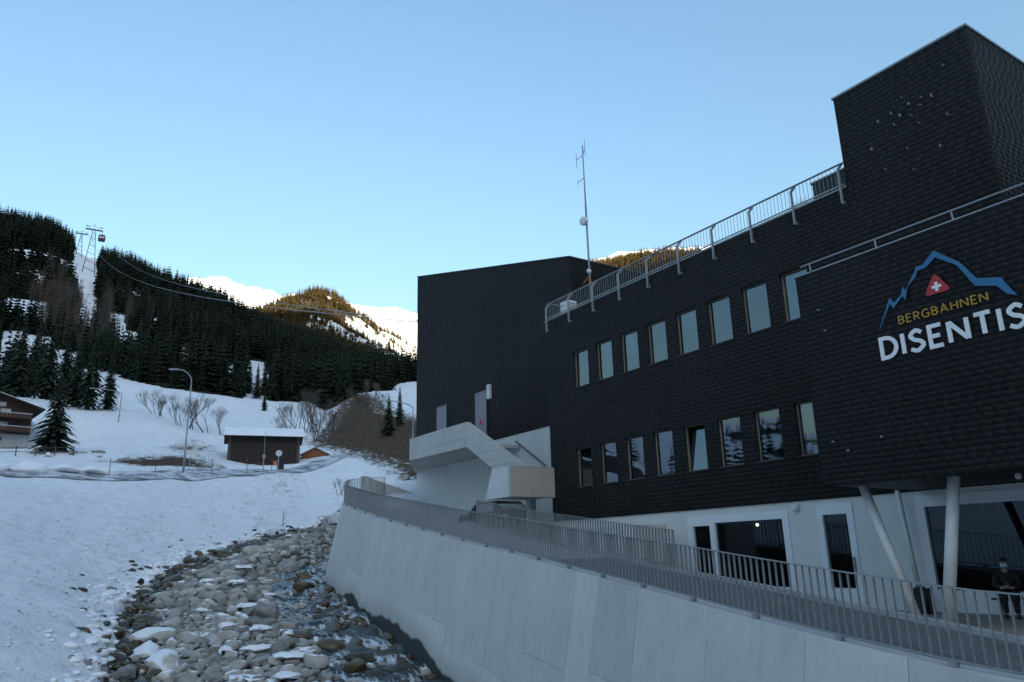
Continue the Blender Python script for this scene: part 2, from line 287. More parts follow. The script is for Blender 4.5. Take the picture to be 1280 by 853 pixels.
COLS={
-179:RG(27.4),
-175:RG(27.1),
-169.5:RG(26.4),
-165:RG(27.5),
-160:RG(28),
-150:RG(27),
-135:RG(21),
-100:[(5,-1.8),(50,-1.5),(100,0)]+E((500,3),(1500,6),(3000,9),(9000,5)),
-60:[(5,-1.8),(40,-1),(100,3)]+E((200,3),(500,5),(1500,7),(3000,8),(9000,5)),
-40:[(5,-1.8),(30,-1),(60,3),(100,6)]+E((200,4.2),(400,5.5),(800,7.5),(3000,8),(9000,5)),
-34:[(5,-1.8),(30,-1),(60,4),(100,8)]+E((200,5.5),(400,8),(700,11.5),(900,11),(1500,8),(3000,8),(9000,5)),
-20:[(5,-1.8),(25,-2),(45,3),(70,7),(100,11)]+E((200,7.5),(400,13),(800,18),(1000,18.6),(1400,17),(3000,14),(9000,8)),
-8:[(5,-1.8),(20,-2.4),(37,.3),(55,4.9),(75,8.2),(135,17.5)]+E((200,8.6),(300,11),(600,16.5),(1000,20.4),(1400,19.5),(3000,16),(9000,8)),
0:[(5,-1.8),(20,-3),(37,.3),(55,4.9),(75,8.2),(135,18)]+E((200,9.6),(240,11),(300,12),(600,16.4),(1000,21),(1400,20),(3000,17),(9000,8)),
2.6:[(5,-1.8),(20,-3),(37,.3),(55,4.9),(75,8.2),(135,18)]+E((200,10),(240,11.4),(300,12.2),(600,16.4),(1000,19.8),(1400,18.4),(3000,17),(9000,8)),
3.9:[(5,-1.8),(20,-3),(37,.3),(55,4.9),(75,8.2),(135,18)]+E((200,10.4),(240,11.5),(300,12.5),(600,16.6),(800,18.5),(1000,19.8),(1300,18.6),(3000,17),(9000,8)),
5:[(5,-1.8),(20,-3),(37,.3),(60,5.5),(85,9.6),(135,18)]+E((200,10.7),(240,11.8),(300,12.7),(600,16.4),(800,18.4),(1000,19.6),(1300,18.4),(3000,17),(9000,8)),
7.5:[(5,-1.8),(30,-3),(45,.2),(66,6.5),(95,11.6),(135,20)]+E((200,11),(240,11.8),(300,12.6),(600,16.2),(950,18.5),(1200,17.6),(2500,17),(4000,18.2),(6000,15),(9000,9)),
9.5:[(5,-1.8),(30,-3),(50,1),(70,7),(108,14.4),(135,20)]+E((200,10.9),(240,11.7),(300,12.4),(600,15.8),(920,18),(1200,16.5),(2500,16.5),(4000,19.1),(6000,15),(9000,9)),
11.2:[(5,-1.8),(30,-3),(50,1),(70,7),(108,13),(135,20)]+E((200,10.7),(240,11.6),(300,12.2),(600,15.4),(900,17.6),(1200,16),(2500,16.5),(4000,19.4),(6000,15),(9000,9)),
13.6:[(5,-1.8),(30,-3),(56,2.2),(75,7.1),(105,13),(135,20)]+E((200,10.5),(240,11.4),(300,12),(600,14.8),(850,16.6),(1200,15),(1700,16.4),(2000,17.0),(2400,16.5),(4000,19),(6000,15),(9000,9)),
16:[(5,-1.8),(30,-3),(60,3.4),(80,8.5),(103,12),(135,20)]+E((200,10.4),(240,11.2),(300,11.8),(600,14.4),(800,15.6),(1200,14.8),(1500,16.2),(2000,18.1),(2400,17),(4000,18.4),(6000,15),(9000,9)),
18.2:[(5,-1.8),(30,-3),(64,3.4),(80,8.5),(103,12),(135,20)]+E((210,10.5),(300,11.6),(600,14),(800,15),(1200,14.8),(1500,16.2),(2000,18.9),(2400,17.5),(4000,18.1),(6000,15),(9000,9)),
19.3:[(5,-1.8),(30,-3),(64,3.4),(80,8.5),(103,12),(135,20)]+E((210,10.5),(300,11.5),(600,13.8),(800,14.6),(1200,14.6),(1500,16),(2000,18.8),(2400,17.5),(4000,18.2),(6000,15),(9000,9)),
21.3:[(5,-1.8),(30,-3),(64,3.4),(80,8.5),(103,12),(150,25)]+E((210,11.6),(300,12),(600,13),(800,13.4),(1200,13.8),(1500,15.2),(2000,17.5),(2400,17),(4000,18.1),(6000,15),(9000,9)),
23.6:[(5,-1.8),(30,-3),(50,4),(80,9),(130,20.6)]+E((210,11.7),(300,11.9),(600,12.6),(800,12.8),(1200,13),(1500,14.2),(2000,16.1),(2400,16),(4000,18),(6000,15),(9000,9)),
26:[(5,-1.8),(30,-3),(50,5),(90,13.7),(160,35)]+E((210,12),(300,12),(600,12.2),(800,12.4),(1200,12.4),(1500,13.2),(2000,14.8),(2400,15),(4000,17.4),(6000,15),(9000,9)),
30:[(5,-1.8),(30,-3),(50,4),(90,12)]+E((200,11),(600,12),(1200,13),(1500,14),(2000,16),(4000,17),(6000,15),(9000,9)),
36:[(5,-1.8),(36,-2.6),(60,4),(90,10)]+E((200,10),(600,13),(1200,15),(1800,19.5),(2300,18),(4000,20.5),(6000,15),(9000,9)),
40:[(5,-1.8),(36,-2.6),(60,4),(90,10)]+E((200,10),(600,13),(1200,16),(1800,21.0),(2300,20),(4000,20.9),(6000,15),(9000,9)),
43:[(5,-1.8),(36,-2.6),(60,4),(90,10)]+E((200,10),(600,13.5),(1200,16.5),(1800,21.6),(2300,20.4),(4000,21.2),(6000,15),(9000,9)),
47:[(5,-1.8),(36,-2.6),(60,5),(90,14)]+E((200,13),(600,15),(1200,17),(1800,21.3),(2300,20),(4000,21.1),(6000,15),(9000,9)),
53:[(5,-1.8),(38,-2.6),(60,8),(90,22)]+E((130,19.2),(200,20.3),(400,20.5),(800,19),(1800,20),(4000,20),(9000,9)),
60:[(5,-1.8),(38,-2.6),(60,8),(90,22)]+E((130,19.8),(200,20.8),(400,21),(800,20),(1800,18),(4000,18),(9000,9)),
90:[(5,-1.8),(38,-2.4),(60,5),(90,14)]+E((150,11),(400,16),(1500,20),(4000,18),(9000,9)),
130:[(5,-1.8),(38,-2.4),(60,-1),(100,2)]+E((400,6),(1500,14),(3000,19),(5000,15),(9000,9)),
150:RG(25),
181:RG(27.4),
}
_AZ=np.array(sorted(COLS)); _LD=np.linspace(math.log(3),math.log(9500),240)
_TB=np.array([np.interp(_LD,[math.log(k[0]) for k in COLS[a]],[k[1] for k in COLS[a]]) for a in _AZ])
_k=np.array([1,3,5,3,1.]);_k/=_k.sum()
_TB=np.array([np.convolve(np.pad(r,2,mode='edge'),_k,'valid') for r in _TB])
def table(x,y):
    a=np.degrees(np.arctan2(y,-x)); l=np.log(np.clip(np.hypot(x,y),3.01,9400))
    i=np.clip(np.searchsorted(_AZ,a)-1,0,len(_AZ)-2); t=(a-_AZ[i])/(_AZ[i+1]-_AZ[i]); t=np.clip(t,0,1); t=t*t*(3-2*t)*.5+t*.5
    j=np.clip(((l-_LD[0])/(_LD[1]-_LD[0])),0,len(_LD)-1.001); jj=j.astype(int); s=j-jj
    z0=_TB[i,jj]*(1-s)+_TB[i,jj+1]*s; z1=_TB[i+1,jj]*(1-s)+_TB[i+1,jj+1]*s
    return z0*(1-t)+z1*t
def sm(a,b,x): t=np.clip((x-a)/(b-a),0,1); return t*t*(3-2*t)
def vnoise(x,y,seed=0):
    xi=np.floor(x).astype(np.int64); yi=np.floor(y).astype(np.int64); fx=x-xi; fy=y-yi
    fx=fx*fx*(3-2*fx); fy=fy*fy*(3-2*fy)
    def h(i,j):
        n=(i*374761393+j*668265263+seed*974634)&0x7fffffff; n=((n^(n>>13))*1274126177)&0x7fffffff; return ((n^(n>>16))&0xffff)/65535.0
    return (h(xi,yi)*(1-fx)+h(xi+1,yi)*fx)*(1-fy)+(h(xi,yi+1)*(1-fx)+h(xi+1,yi+1)*fx)*fy
def fbm(x,y,o=4,seed=0):
    s=0;a=.5
    for k in range(o): s=s+a*(vnoise(x*2**k,y*2**k,seed+k)-.5); a*=.5
    return s
# stream
_LX=[-64,-62,-58,-53.7,-50,-46.5,-43.5,-40,-35,-32,-27.7,-20,-10,0,12]
_LY=[27,25,19.8,14.8,11.4,9,7.1,5.6,4.2,4.0,3.1,2.6,2.2,2.0,1.6]
_RX=[-64,-60,-54,-48,-44.5,-42.5,-41,-38,-32.7,-27.5,-23.5,-17.5,-10,0,12]
_RY=[37,33,27,22.5,19.5,15.6,14.6,13.9,13.3,13.1,12.9,12.1,10.8,10.4,10.4]
def yl(x): return np.interp(x,_LX,_LY)
def yr(x): return np.interp(x,_RX,_RY)
def zr(x): return np.where(x<-20,-4-.19*(x+24.5),-4.855-.05*(x+20))
# top of the retaining wall along the ramp (x, y, z)
WT=np.array([(6,11.35,-2.0),(0,11.35,-1.95),(-5.8,11.45,-1.76),(-8,11.52,-1.50),(-10,11.72,-1.25),(-13,12.2,-.88),(-17.5,13.0,-.38),(-20.7,13.45,.03),(-23.5,13.72,.36),(-27.5,13.98,.92),(-32.7,14.3,1.66),(-38,14.75,2.5)])
def ytop(x): return np.interp(-x,-WT[:,0],WT[:,1])
def ground(x,y,fine=True):
    x=np.asarray(x,float); y=np.asarray(y,float)
    d=np.hypot(x,y); a=np.degrees(np.arctan2(y,-x))
    zt=table(x,y)
    w=(1-sm(150,225,d))*sm(-13,-4,a)*(1-sm(30,37,a))
    w=np.maximum(w,(1-sm(30,45,d))*sm(-60,-20,a)*(1-sm(30,60,a)))
    m=w>0
    zn=np.zeros_like(zt)
    if m.any(): zn[m]=tps(x[m],y[m])
    z=zt*(1-w)+zn*w
    if fine:
        far=sm(220,600,d)
        z=z+far*(fbm(x/120,y/120,4,3)*d*.03)*(1-sm(2500,4500,d)*.0)
        z=z+sm(2600,4000,d)*(fbm(x/420,y/420,4,9))*150
        z=z+(1-sm(200,400,d))*(fbm(x/9,y/9,3,5)*.55+fbm(x/2.6,y/2.6,4,7)*.5)*sm(4,12,d)
    # cut for building
    inb=(x>-28.2)&(x<14)&(y>13)&(y<37)
    z=np.where(inb,np.minimum(z,-2.6),z)
    # channel
    L=yl(x);Rr=yr(x); t=(y-L)/(Rr-L)
    bar=np.exp(-((t-.42)/.24)**2)
    bed=zr(x)-.42+1.05*bar*(.9+.9*fbm(x/3,y/3,2,2))
    inch=(x>-64)&(x<14)
    z=np.where(inch&(t>0)&(t<1),np.minimum(z,bed),z)
    z=np.where(inch&(t<=0)&(t>-.06),np.minimum(z,bed+(-t)/.06*1.2+.15),z)
    wall=(x>-44.3)&(x<14)&(y>L+1)&(y<np.interp(-x,[-6,0,5.8,10,13,17.5,23.5,32.7,38,40.2,41.9,42.7,42.95],[11.35,11.35,11.45,11.72,12.2,13,13.72,14.3,14.75,15.1,16.,17.4,19.])+.45)
    z=np.where(wall,np.minimum(z,bed),z)
    return z
# ---------------------------------------------------------------- the land: one sheet from the stream to the peaks
def inpoly(x,y,poly):
    r=np.zeros(x.shape,bool); n=len(poly); j=n-1
    for i in range(n):
        xi,yi=poly[i]; xj,yj=poly[j]
        c=((yi>y)!=(yj>y))&(x<(xj-xi)*(y-yi)/((yj-yi)+1e-12)+xi); r^=c; j=i
    return r
CLEAR=[[(-804,21),(-820,40),(-716,39),(-728,51),(-682,36),(-641,35),(-478,28),(-606,32),(-644,27),(-694,26),(-711,21),(-758,16)],[(-950,22),(-950,60),(-810,42),(-800,20)],[(-437,34),(-365,40),(-341,35),(-377,34)],[(-506,-17),(-595,7),(-425,5),(-423,-10)],[(-346,-10),(-343,-4),(-335,7),(-324,12),(-295,13),(-300,11),(-331,4),(-321,-6)],[(-332,71),(-335,74),(-289,65),(-288,63)],[(-373,90),(-363,93),(-268,72),(-253,62)],[(-343,47),(-337,50),(-307,45),(-312,44)],[(-308,137),(-330,160),(-129,63),(-141,64)]]
MEADOW=[(-161,-8),(-249,5),(-292,11),(-292,17),(-255,24),(-231,32),(-223,43),(-220,58),(-224,74),(-184,65),(-187,72),(-307,141),(-330,165),(-36,18),(-45,-2),(-60,-40)]
BROWN=[[(-118,37),(-201,73),(-219,87),(-174,77),(-146,66),(-120,63),(-85,46),(-57,32),(-62,29),(-85,34),(-104,38)],[(-87,5),(-93,9),(-97,14),(-102,21),(-79,18),(-74,14),(-77,9)],[(-106,15),(-130,22),(-127,24),(-114,25),(-102,17)]]
LARCH=[[(-676,-7),(-711,12),(-605,25),(-426,40),(-329,38),(-313,21),(-356,5),(-424,-5)],[(-182,64),(-195,77),(-289,129),(-165,74),(-140,54)]]
# clearings: bearing and distance ranges of the ski run, avalanche gullies and glades
SECT=[(6.6,7.4,420,480),(1.5,3.3,1000,1160),(2.3,3.7,380,440),(1.45,3.2,690,1020),(2.05,3.25,590,700),(2.4,3.7,430,610),(4.3,5.3,360,450),(5.0,6.3,310,385),(-1.9,.6,390,520),(-1.7,-.5,295,350),(-.7,1.2,290,345),(1.1,2.7,255,335),(12.0,12.8,255,345),(13.5,15.0,235,375),(2.8,5.2,220,300),(9.0,9.5,300,360),(26,31,225,330),(21.5,25.5,215,232)]
def forest(x,y):
    d=np.hypot(x,y); a=np.degrees(np.arctan2(y,-x)); f=np.zeros(x.shape)
    near=(d>205)&(d<1150)&(a>-36)&(a<34); near&=~inpoly(x,y,MEADOW)
    aj=a+fbm(x/30,y/30,2,81)*.5; dj=d+fbm(x/40,y/40,2,83)*40
    for a0,a1,d0,d1 in SECT: near&=~((aj>a0)&(aj<a1)&(dj>d0)&(dj<d1))
    f=np.where(near,np.where(fbm(x/38,y/38,3,91)>.16,.12,1.0),f)
    mid=(d>=1150)&(d<2230)&(a>11)&(a<56); f=np.where(mid,.75+.5*fbm(x/160,y/160,3,21),f)
    bald=mid&(d>1500)&(a>17.6)&(a<27)&(fbm(x/70,y/70,3,31)>np.where(a>21,-.02,.06)); f=np.where(bald,.16,f)
    mid2=(d>90)&(d<1150)&(a>=34)&(a<75)&(d>420); f=np.where(mid2,.9,f)
    left=(d>260)&(d<1400)&(a<=-36)&(a>-120); f=np.where(left,np.clip(fbm(x/150,y/150,3,41)*4,0,.8),f)
    back=(d>500)&(d<2200)&((a>75)|(a<-120)); f=np.where(back,np.clip(.4+fbm(x/300,y/300,3,51)*3,0,.9),f)
    return f
azs=np.concatenate([np.arange(-180,-60,2.),np.arange(-60,-14,.8),np.arange(-14,30,.18),np.arange(30,75,.8),np.arange(75,180,2.)])
rs=np.concatenate([[.3,1,2,3,4,5.5,7,8.5,10],np.exp(np.arange(math.log(11),math.log(110),.0115)),np.exp(np.arange(math.log(110.6),math.log(1500),.017)),np.exp(np.arange(math.log(1515),math.log(9300),.028))])
A,Rr=np.meshgrid(np.radians(azs),rs,indexing='ij'); gx=-np.cos(A)*Rr; gy=np.sin(A)*Rr
gz=ground(gx.ravel(),gy.ravel()).reshape(gx.shape)
na,nr=gx.shape; idx=np.arange(na*nr).reshape(na,nr); nx=np.roll(idx,-1,0)
F=np.stack([idx[:,:-1],idx[:,1:],nx[:,1:],nx[:,:-1]],-1).reshape(-1,4)[:,::-1]
me=npmesh('ground',np.stack([gx,gy,gz],-1).reshape(-1,3),F,True)
fx,fy=gx.ravel(),gy.ravel(); dd=np.hypot(fx,fy)
bare=np.zeros(fx.shape); nb_=(dd>55)&(dd<260); acc_=np.zeros(int(nb_.sum()))
for k in range(24):
    q_=2*math.pi*k/24*3.; r_=(2.6 if k%3 else 1.0)*(1+.006*dd[nb_])
    ox,oy=fx[nb_]+math.cos(q_)*r_,fy[nb_]+math.sin(q_)*r_; mm=np.zeros(ox.shape,bool)
    for p in BROWN: mm|=inpoly(ox,oy,p)
    acc_+=mm/24.
bare[nb_]=acc_
az_=np.degrees(np.arctan2(fy,-fx)); bare=np.where((dd>40)&(dd<420)&(az_>50)&(az_<80),.6,bare)
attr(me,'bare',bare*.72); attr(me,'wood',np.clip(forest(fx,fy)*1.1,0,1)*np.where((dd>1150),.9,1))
tt=(fy-yl(fx))/(yr(fx)-yl(fx)); attr(me,'gravel',((tt>0.0)&(tt<1)&(fx>-64)&(fx<14))*1.0)
attr(me,'dirty',sm(-1.6,-.05,tt)*(dd<70)*.9+.45*(dd<200)*sm(-.05,.12,fbm(fx/7,fy/7,3,61))+.8*sm(60,75,dd)*(1-sm(95,115,dd))*(fbm(fx/6,fy/6,3,63)>.03))
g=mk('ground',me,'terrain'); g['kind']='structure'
def gz1(x,y): return float(ground(np.array([x]),np.array([y]))[0])
# valley road, cleared of snow, with ploughed banks
rp=[(-50,-40),(-55,-22),(-59,-8),(-63,2),(-67,8),(-72.5,13.5),(-77.5,19.5),(-83,26),(-92,33),(-104,40)]
def resample(P,step):
    P=np.array(P,float); s=np.concatenate([[0],np.cumsum(np.linalg.norm(np.diff(P,axis=0),axis=1))]); q=np.arange(0,s[-1],step)
    C=np.stack([np.interp(q,s,P[:,k]) for k in range(P.shape[1])],-1)
    k=np.ones(5)/5
    for _ in range(3): C=np.stack([np.convolve(np.pad(C[:,i],2,mode='edge'),k,'valid') for i in range(C.shape[1])],-1)
    return C
rc=resample(rp,1.2); tn=np.gradient(rc,axis=0); tn/=np.linalg.norm(tn,axis=1)[:,None]; nn=np.stack([-tn[:,1],tn[:,0]],-1)
V=[];off=np.linspace(-1.7,1.7,7)
for o_ in off: p=rc+nn*o_; V.append(np.stack([p[:,0],p[:,1],ground(p[:,0],p[:,1])+.07],-1))
V=np.array(V); n0,n1=V.shape[:2]; ix=np.arange(n0*n1).reshape(n0,n1); F=np.stack([ix[:-1,:-1],ix[1:,:-1],ix[1:,1:],ix[:-1,1:]],-1).reshape(-1,4)
m,nt,b=nmat('road_surface'); b.inputs['Roughness'].default_value=.8
nt.links.new(mixc(nt,ramp(nt,noise(nt,.6,6,.7,pos(nt)),[(.42,(0,0,0)),(.56,(1,1,1))]),(.13,.135,.14),(.55,.57,.60)),b.inputs['Base Color'])
r=mk('road',npmesh('road',V.reshape(-1,3),F,True),'road_surface'); r['kind']='structure'
# stream water: small cascades stepping down towards the camera
xs=np.arange(-62,-12,.12); ts=np.linspace(0.02,1.06,64); X,Tt=np.meshgrid(xs,ts,indexing='ij'); Lw=yl(X); Ww=yr(X)-Lw; Y=Lw+Tt*Ww
ph=(X+.9*np.sin(Y*.9)+5.0*fbm(Y/1.6,X/4,3,71))/2.3; fr=ph-np.floor(ph)
stepz=.19*2.3*(fr-sm(.62,1.0,fr)) ; Zw=zr(X)-.16+.12*sm(.5,.68,Tt)+stepz*np.where(Tt>.55,.7,.35)+fbm(X*1.6,Y*3.,4,73)*.26
foam=np.exp(-((fr-.86)/.2)**2)*.6-.05+.22*sm(.6,.85,Tt); foam*=np.where(Tt<.55,.35,1)
ix=np.arange(X.size).reshape(X.shape); F=np.stack([ix[:-1,:-1],ix[1:,:-1],ix[1:,1:],ix[:-1,1:]],-1).reshape(-1,4)
me=npmesh('water',np.stack([X,Y,Zw],-1).reshape(-1,3),F,True); attr(me,'foam',foam.ravel()); w=mk('water',me,'water'); w['kind']='structure'
# ---------------------------------------------------------------- stones of the stream bed
def stone_mesh(seed,sub):
    rg=np.random.default_rng(seed); bm=bmesh.new(); bmesh.ops.create_icosphere(bm,subdivisions=sub,radius=1)
    D=[(Vector(rg.normal(size=3)).normalized(),rg.uniform(.48,.85)) for _ in range(10)]
    q=Vector(rg.uniform(0,50,3))
    from mathutils import noise as mn
    for v in bm.verts:
        c=v.co.copy()
        for n_,k in D:
            t=c.dot(n_)
            if t>k: c-=n_*(t-k)*.9
        c*=1+.18*mn.noise(c*1.3+q)+.06*mn.noise(c*4+q)
        v.co=Vector((c.x*1.12,c.y*.92,c.z*.72))
    me=bpy.data.meshes.new('river_stone'); bm.to_mesh(me); bm.free(); me.polygons.foreach_set('use_smooth',[True]*len(me.polygons)); return me
def bedz(x,y): return ground(np.atleast_1d(np.asarray(x,float)),np.atleast_1d(np.asarray(y,float)))
ST={k:[stone_mesh(100*i+j,3 if k!='low' else 1) for j in range(6)] for i,k in enumerate(('stone','stone_snowy','stone_wet'))}
for k in ST:
    for q in ST[k]: q.materials.append(MAT[k])
n=40000; sx=RNG.uniform(-61,-19,n); st=RNG.uniform(0.0,1.0,n); sr=np.clip(RNG.lognormal(-2.06,.46,n),.06,.4)
keep=(RNG.uniform(0,1,n)<np.where(sr>.28,1,.95)*np.where(st>.68,.2,1)*np.where(st<.1,.6,1)); sx,st,sr=sx[keep],st[keep],sr[keep]
sr=np.where((st>.74)&(RNG.uniform(0,1,len(sr))<.25),sr*1.7,sr)
big=[(-32.3,5.2,.95,'stone_snowy'),(-30.4,4.6,.75,'stone_snowy'),(-29.0,4.9,.9,'stone_snowy'),(-31.4,6.1,.6,'stone'),(-34.5,5.3,.6,'stone_wet'),(-28.8,6.4,.7,'stone'),
 (-30.6,10.1,.95,'stone_wet'),(-28.9,10.9,.85,'stone_wet'),(-27.6,11.6,.95,'stone_wet'),(-26.6,10.6,.75,'stone_wet'),(-29.6,11.9,.7,'stone_wet'),(-31.5,11.6,.8,'stone_wet'),(-33.4,11.9,.8,'stone_wet'),(-35.2,12.1,.7,'stone_wet'),(-27.0,9.4,.65,'stone'),(-25.6,12.0,.8,'stone_wet'),
 (-43,13.4,.9,'stone'),(-40.5,12.0,.8,'stone'),(-45.0,12.1,.75,'stone'),(-38.5,12.6,.9,'stone_wet'),(-36.8,11.2,.8,'stone'),(-33.0,9.3,.7,'stone'),(-48,11.0,.8,'stone_wet'),(-46,8.8,.7,'stone_wet'),(-41.5,7.1,.8,'stone_wet'),(-38.5,6.3,.8,'stone'),(-36.2,5.6,.7,'stone_wet')]
big=[(x,y,r*.8,k) for x,y,r,k in big]; items=list(big)
syv=yl(sx)+st*(yr(sx)-yl(sx))
od=np.argsort(-sr); cell={}; sel=[]
for b in big: cell.setdefault((int(b[0]//1),int(b[1]//1)),[]).append((b[0],b[1],b[2]*.9))
for i in od:
    x,y,r=sx[i],syv[i],sr[i]; cx,cy=int(x//1),int(y//1); ok=True
    for a in (-1,0,1):
        for b in (-1,0,1):
            for (p,q,s) in cell.get((cx+a,cy+b),()):
                if (x-p)**2+(y-q)**2<(.66*(r+s))**2: ok=False; break
            if not ok: break
        if not ok: break
    if ok: sel.append(i); cell.setdefault((cx,cy),[]).append((x,y,r))
sx,syv,sr,st=sx[sel],syv[sel],sr[sel],st[sel]
for x,y,r,t in zip(sx,syv,sr,st):
    if any((x-b[0])**2+(y-b[1])**2<(b[2]*.85)**2 for b in big): continue
    k='stone_wet' if (t>.76 or t<.13) and random.random()<.75 else ('stone_snowy' if random.random()<.10 else 'stone'); items.append((x,y,r,k))
bz=bedz([i[0] for i in items],[i[1] for i in items]); wz=zr(np.array([i[0] for i in items]))
rank=sorted(range(len(items)),key=lambda i:-items[i][2]/math.hypot(items[i][0],items[i][1])); top=set(rank[:300]); low=[]
LAB={'stone':'dry grey tan stone in the stream bed','stone_snowy':'snow topped pale stone in the stream bed','stone_wet':'dark wet stone in the stream bed'}
lowm=[stone_mesh(900+j,1) for j in range(8)]+[stone_mesh(950+j,2) for j in range(8)]; mids=set(rank[300:1900]); LV=[np.array([v.co[:] for v in m_.vertices]) for m_ in lowm]; LF=[np.array([p.vertices[:] for p in m_.polygons]) for m_ in lowm]
acc={k:([],[],0) for k in ST}
for i,(x,y,r,k) in enumerate(items):
    z=max(bz[i],wz[i]-r*.45)+r*.22; rz=random.uniform(0,6.28); tl=random.gauss(0,.22),random.gauss(0,.22)
    s=(r*random.uniform(.9,1.35),r*random.uniform(.8,1.1),r*random.uniform(.75,1.25))
    if i in top:
        o=bpy.data.objects.new('river_stone',random.choice(ST[k])); COL.objects.link(o); o.location=(x,y,z); o.rotation_euler=(tl[0],tl[1],rz); o.scale=s
        tt_=(y-float(yl(x)))/(float(yr(x))-float(yl(x))); tag(o,('large ' if r>.5 else 'mid sized ' if r>.33 else 'smaller ')+LAB[k]+(' under the snowy bank' if tt_<.2 else ' next to the concrete wall' if tt_>.74 else ' in its middle'),'stone','stones of the stream bed')
    else:
        q=i%8+(8 if i in mids else 0); M=(Matrix.Rotation(rz,3,'Z')@Matrix.Rotation(tl[0],3,'X')); P=(LV[q]*np.array(s))@np.array(M).T+np.array((x,y,z)); a=acc[k]
        a[0].append(P); a[1].append(LF[q]+a[2]); acc[k]=(a[0],a[1],a[2]+len(P))
for k,nm in (('stone','stream_gravel'),('stone_snowy','snowy_gravel'),('stone_wet','wet_gravel')):
    a=acc[k]
    if a[0]:
        o=mk(nm,npmesh(nm,np.concatenate(a[0]),np.concatenate(a[1]),True),k); o['kind']='stuff'; tag(o,{'stone':'small grey stones filling the stream bed','stone_snowy':'small stream stones dusted with snow','stone_wet':'small dark wet stones along the running water'}[k],'gravel')
# snow lying between the stones
sg=[]
for x,y,r in ((-29.5,8.2,.55),(-28.0,8.9,.6),(-31.2,8.7,.4),(-34.5,9.0,.5),(-27.2,7.2,.6),(-33.0,7.9,.35),(-30.2,7.1,.4),(-28.6,9.6,.45),(-32.2,6.9,.4),(-35.6,7.6,.4),(-26.6,8.3,.5),(-30.8,9.6,.4),(-38,9.4,.45),(-40,8.5,.4),(-37,10.5,.4),(-42,10.6,.5),(-29.2,6.3,.35)):
    bm=bmesh.new(); bmesh.ops.create_icosphere(bm,subdivisions=3,radius=1)
    from mathutils import noise as mn
    for v in bm.verts:
        k=1+.5*mn.noise(v.co*1.4+Vector((x,y,0))); v.co=Vector((v.co.x*r*k*1.4,v.co.y*r*k,v.co.z*.10+.06*mn.noise(v.co*3)))
    me=bpy.data.meshes.new('snow_patch'); bm.to_mesh(me); bm.free(); me.polygons.foreach_set('use_smooth',[True]*len(me.polygons))
    o=mk('snow_patch',me,'snow',loc=(x,y,bedz(x,y)[0]+.14)); tag(o,'low patch of snow lying between the stream stones','snow','snow patches among the stones')
# lumpy melting edge of the snow above the stones
E0=[]; EF=[]; k=0; sv_=[np.array([v.co[:] for v in m_.vertices]) for m_ in lowm[8:]]; sf_=[np.array([p.vertices[:] for p in m_.polygons]) for m_ in lowm[8:]]
for i in range(420):
    x=random.uniform(-61,-23); y=yl(x)-random.uniform(-.35,.9)-abs(random.gauss(0,.3)); r=random.uniform(.1,.27); q=i%8; a=random.uniform(0,6.28); c,s=math.cos(a),math.sin(a); v=sv_[q]*np.array((r*1.2,r,r*.75))
    E0.append(np.stack([v[:,0]*c-v[:,1]*s+x,v[:,0]*s+v[:,1]*c+y,v[:,2]+max(bedz(x,y)[0],float(zr(x))-.1)-r*.12],-1)); EF.append(sf_[q]+k); k+=len(v)
o=mk('snow_edge',npmesh('snow_edge',np.concatenate(E0),np.concatenate(EF),True),'snow'); o['kind']='stuff'; tag(o,'lumpy melting snow edge along the stream bank','snow')
# clods of crusted snow scattered over the bank
E0=[]; EF=[]; k=0; cv_=[np.array([v.co[:] for v in m_.vertices]) for m_ in lowm[:8]]; cf_=[np.array([p.vertices[:] for p in m_.polygons]) for m_ in lowm[:8]]
cx_=RNG.uniform(-62,-22,520); cy_=yl(cx_)-RNG.gamma(1.6,2.2,520)-.3; cz_=ground(cx_,cy_)
for i in range(520):
    r=.03+.13*random.random()**2; q=i%8; E0.append(cv_[q]*np.array((r*1.2,r,r*.7))+np.array((cx_[i],cy_[i],cz_[i]+r*.1))); EF.append(cf_[q]+k); k+=len(cv_[q])
o=mk('snow_clods',npmesh('snow_clods',np.concatenate(E0),np.concatenate(EF),True),'snow'); o['kind']='stuff'; tag(o,'small clods of crusted snow scattered over the bank','snow')
# stones poking out of the snow along the left bank
for i in range(75):
    x=random.uniform(-58,-27); o_=abs(random.gauss(0,1.0)); y=yl(x)-.1-o_; r=(.07+.28*random.random()**2.2)*(1.1 if o_<.5 else .7)
    o=bpy.data.objects.new('bank_stone',random.choice(ST['stone_wet' if random.random()<.55 else 'stone'])); COL.objects.link(o); o.location=(x,y,bedz(x,y)[0]-r*.12); o.rotation_euler=(random.gauss(0,.3),random.gauss(0,.3),random.uniform(0,6)); o.scale=(r*1.2,r,r)
    tag(o,'stone poking out of the snowy bank above the stream','stone','stones in the snowy bank')
# ---------------------------------------------------------------- retaining wall, ramp, terrace
path=np.array(list(map(tuple,WT))+[(-40.2,15.1,2.9),(-41.9,16.0,3.25),(-42.7,17.4,3.5),(-42.95,19,3.6)])
PT=resample(path,.155); 
tg=np.gradient(PT[:,:2],axis=0); tg/=np.linalg.norm(tg,axis=1)[:,None]; OUT=np.stack([tg[:,1]*-1,tg[:,0]],-1)
if OUT[10,1]>0: OUT=-OUT
wall=thing('retaining_wall','battered pale concrete retaining wall curving above the rocky stream','wall',(-20,12.5,-4.5))
BAT=.2
def wp(i,z,o=0.): # point on the battered face (i = path index)
    d=PT[i,2]-z; return (PT[i,0]+OUT[i,0]*(d*BAT+o),PT[i,1]+OUT[i,1]*(d*BAT+o),z)
core=G(); pn=G(); step=9; ids=list(range(0,len(PT)-1,step)); 
if ids[-1]!=len(PT)-1: ids.append(len(PT)-1)
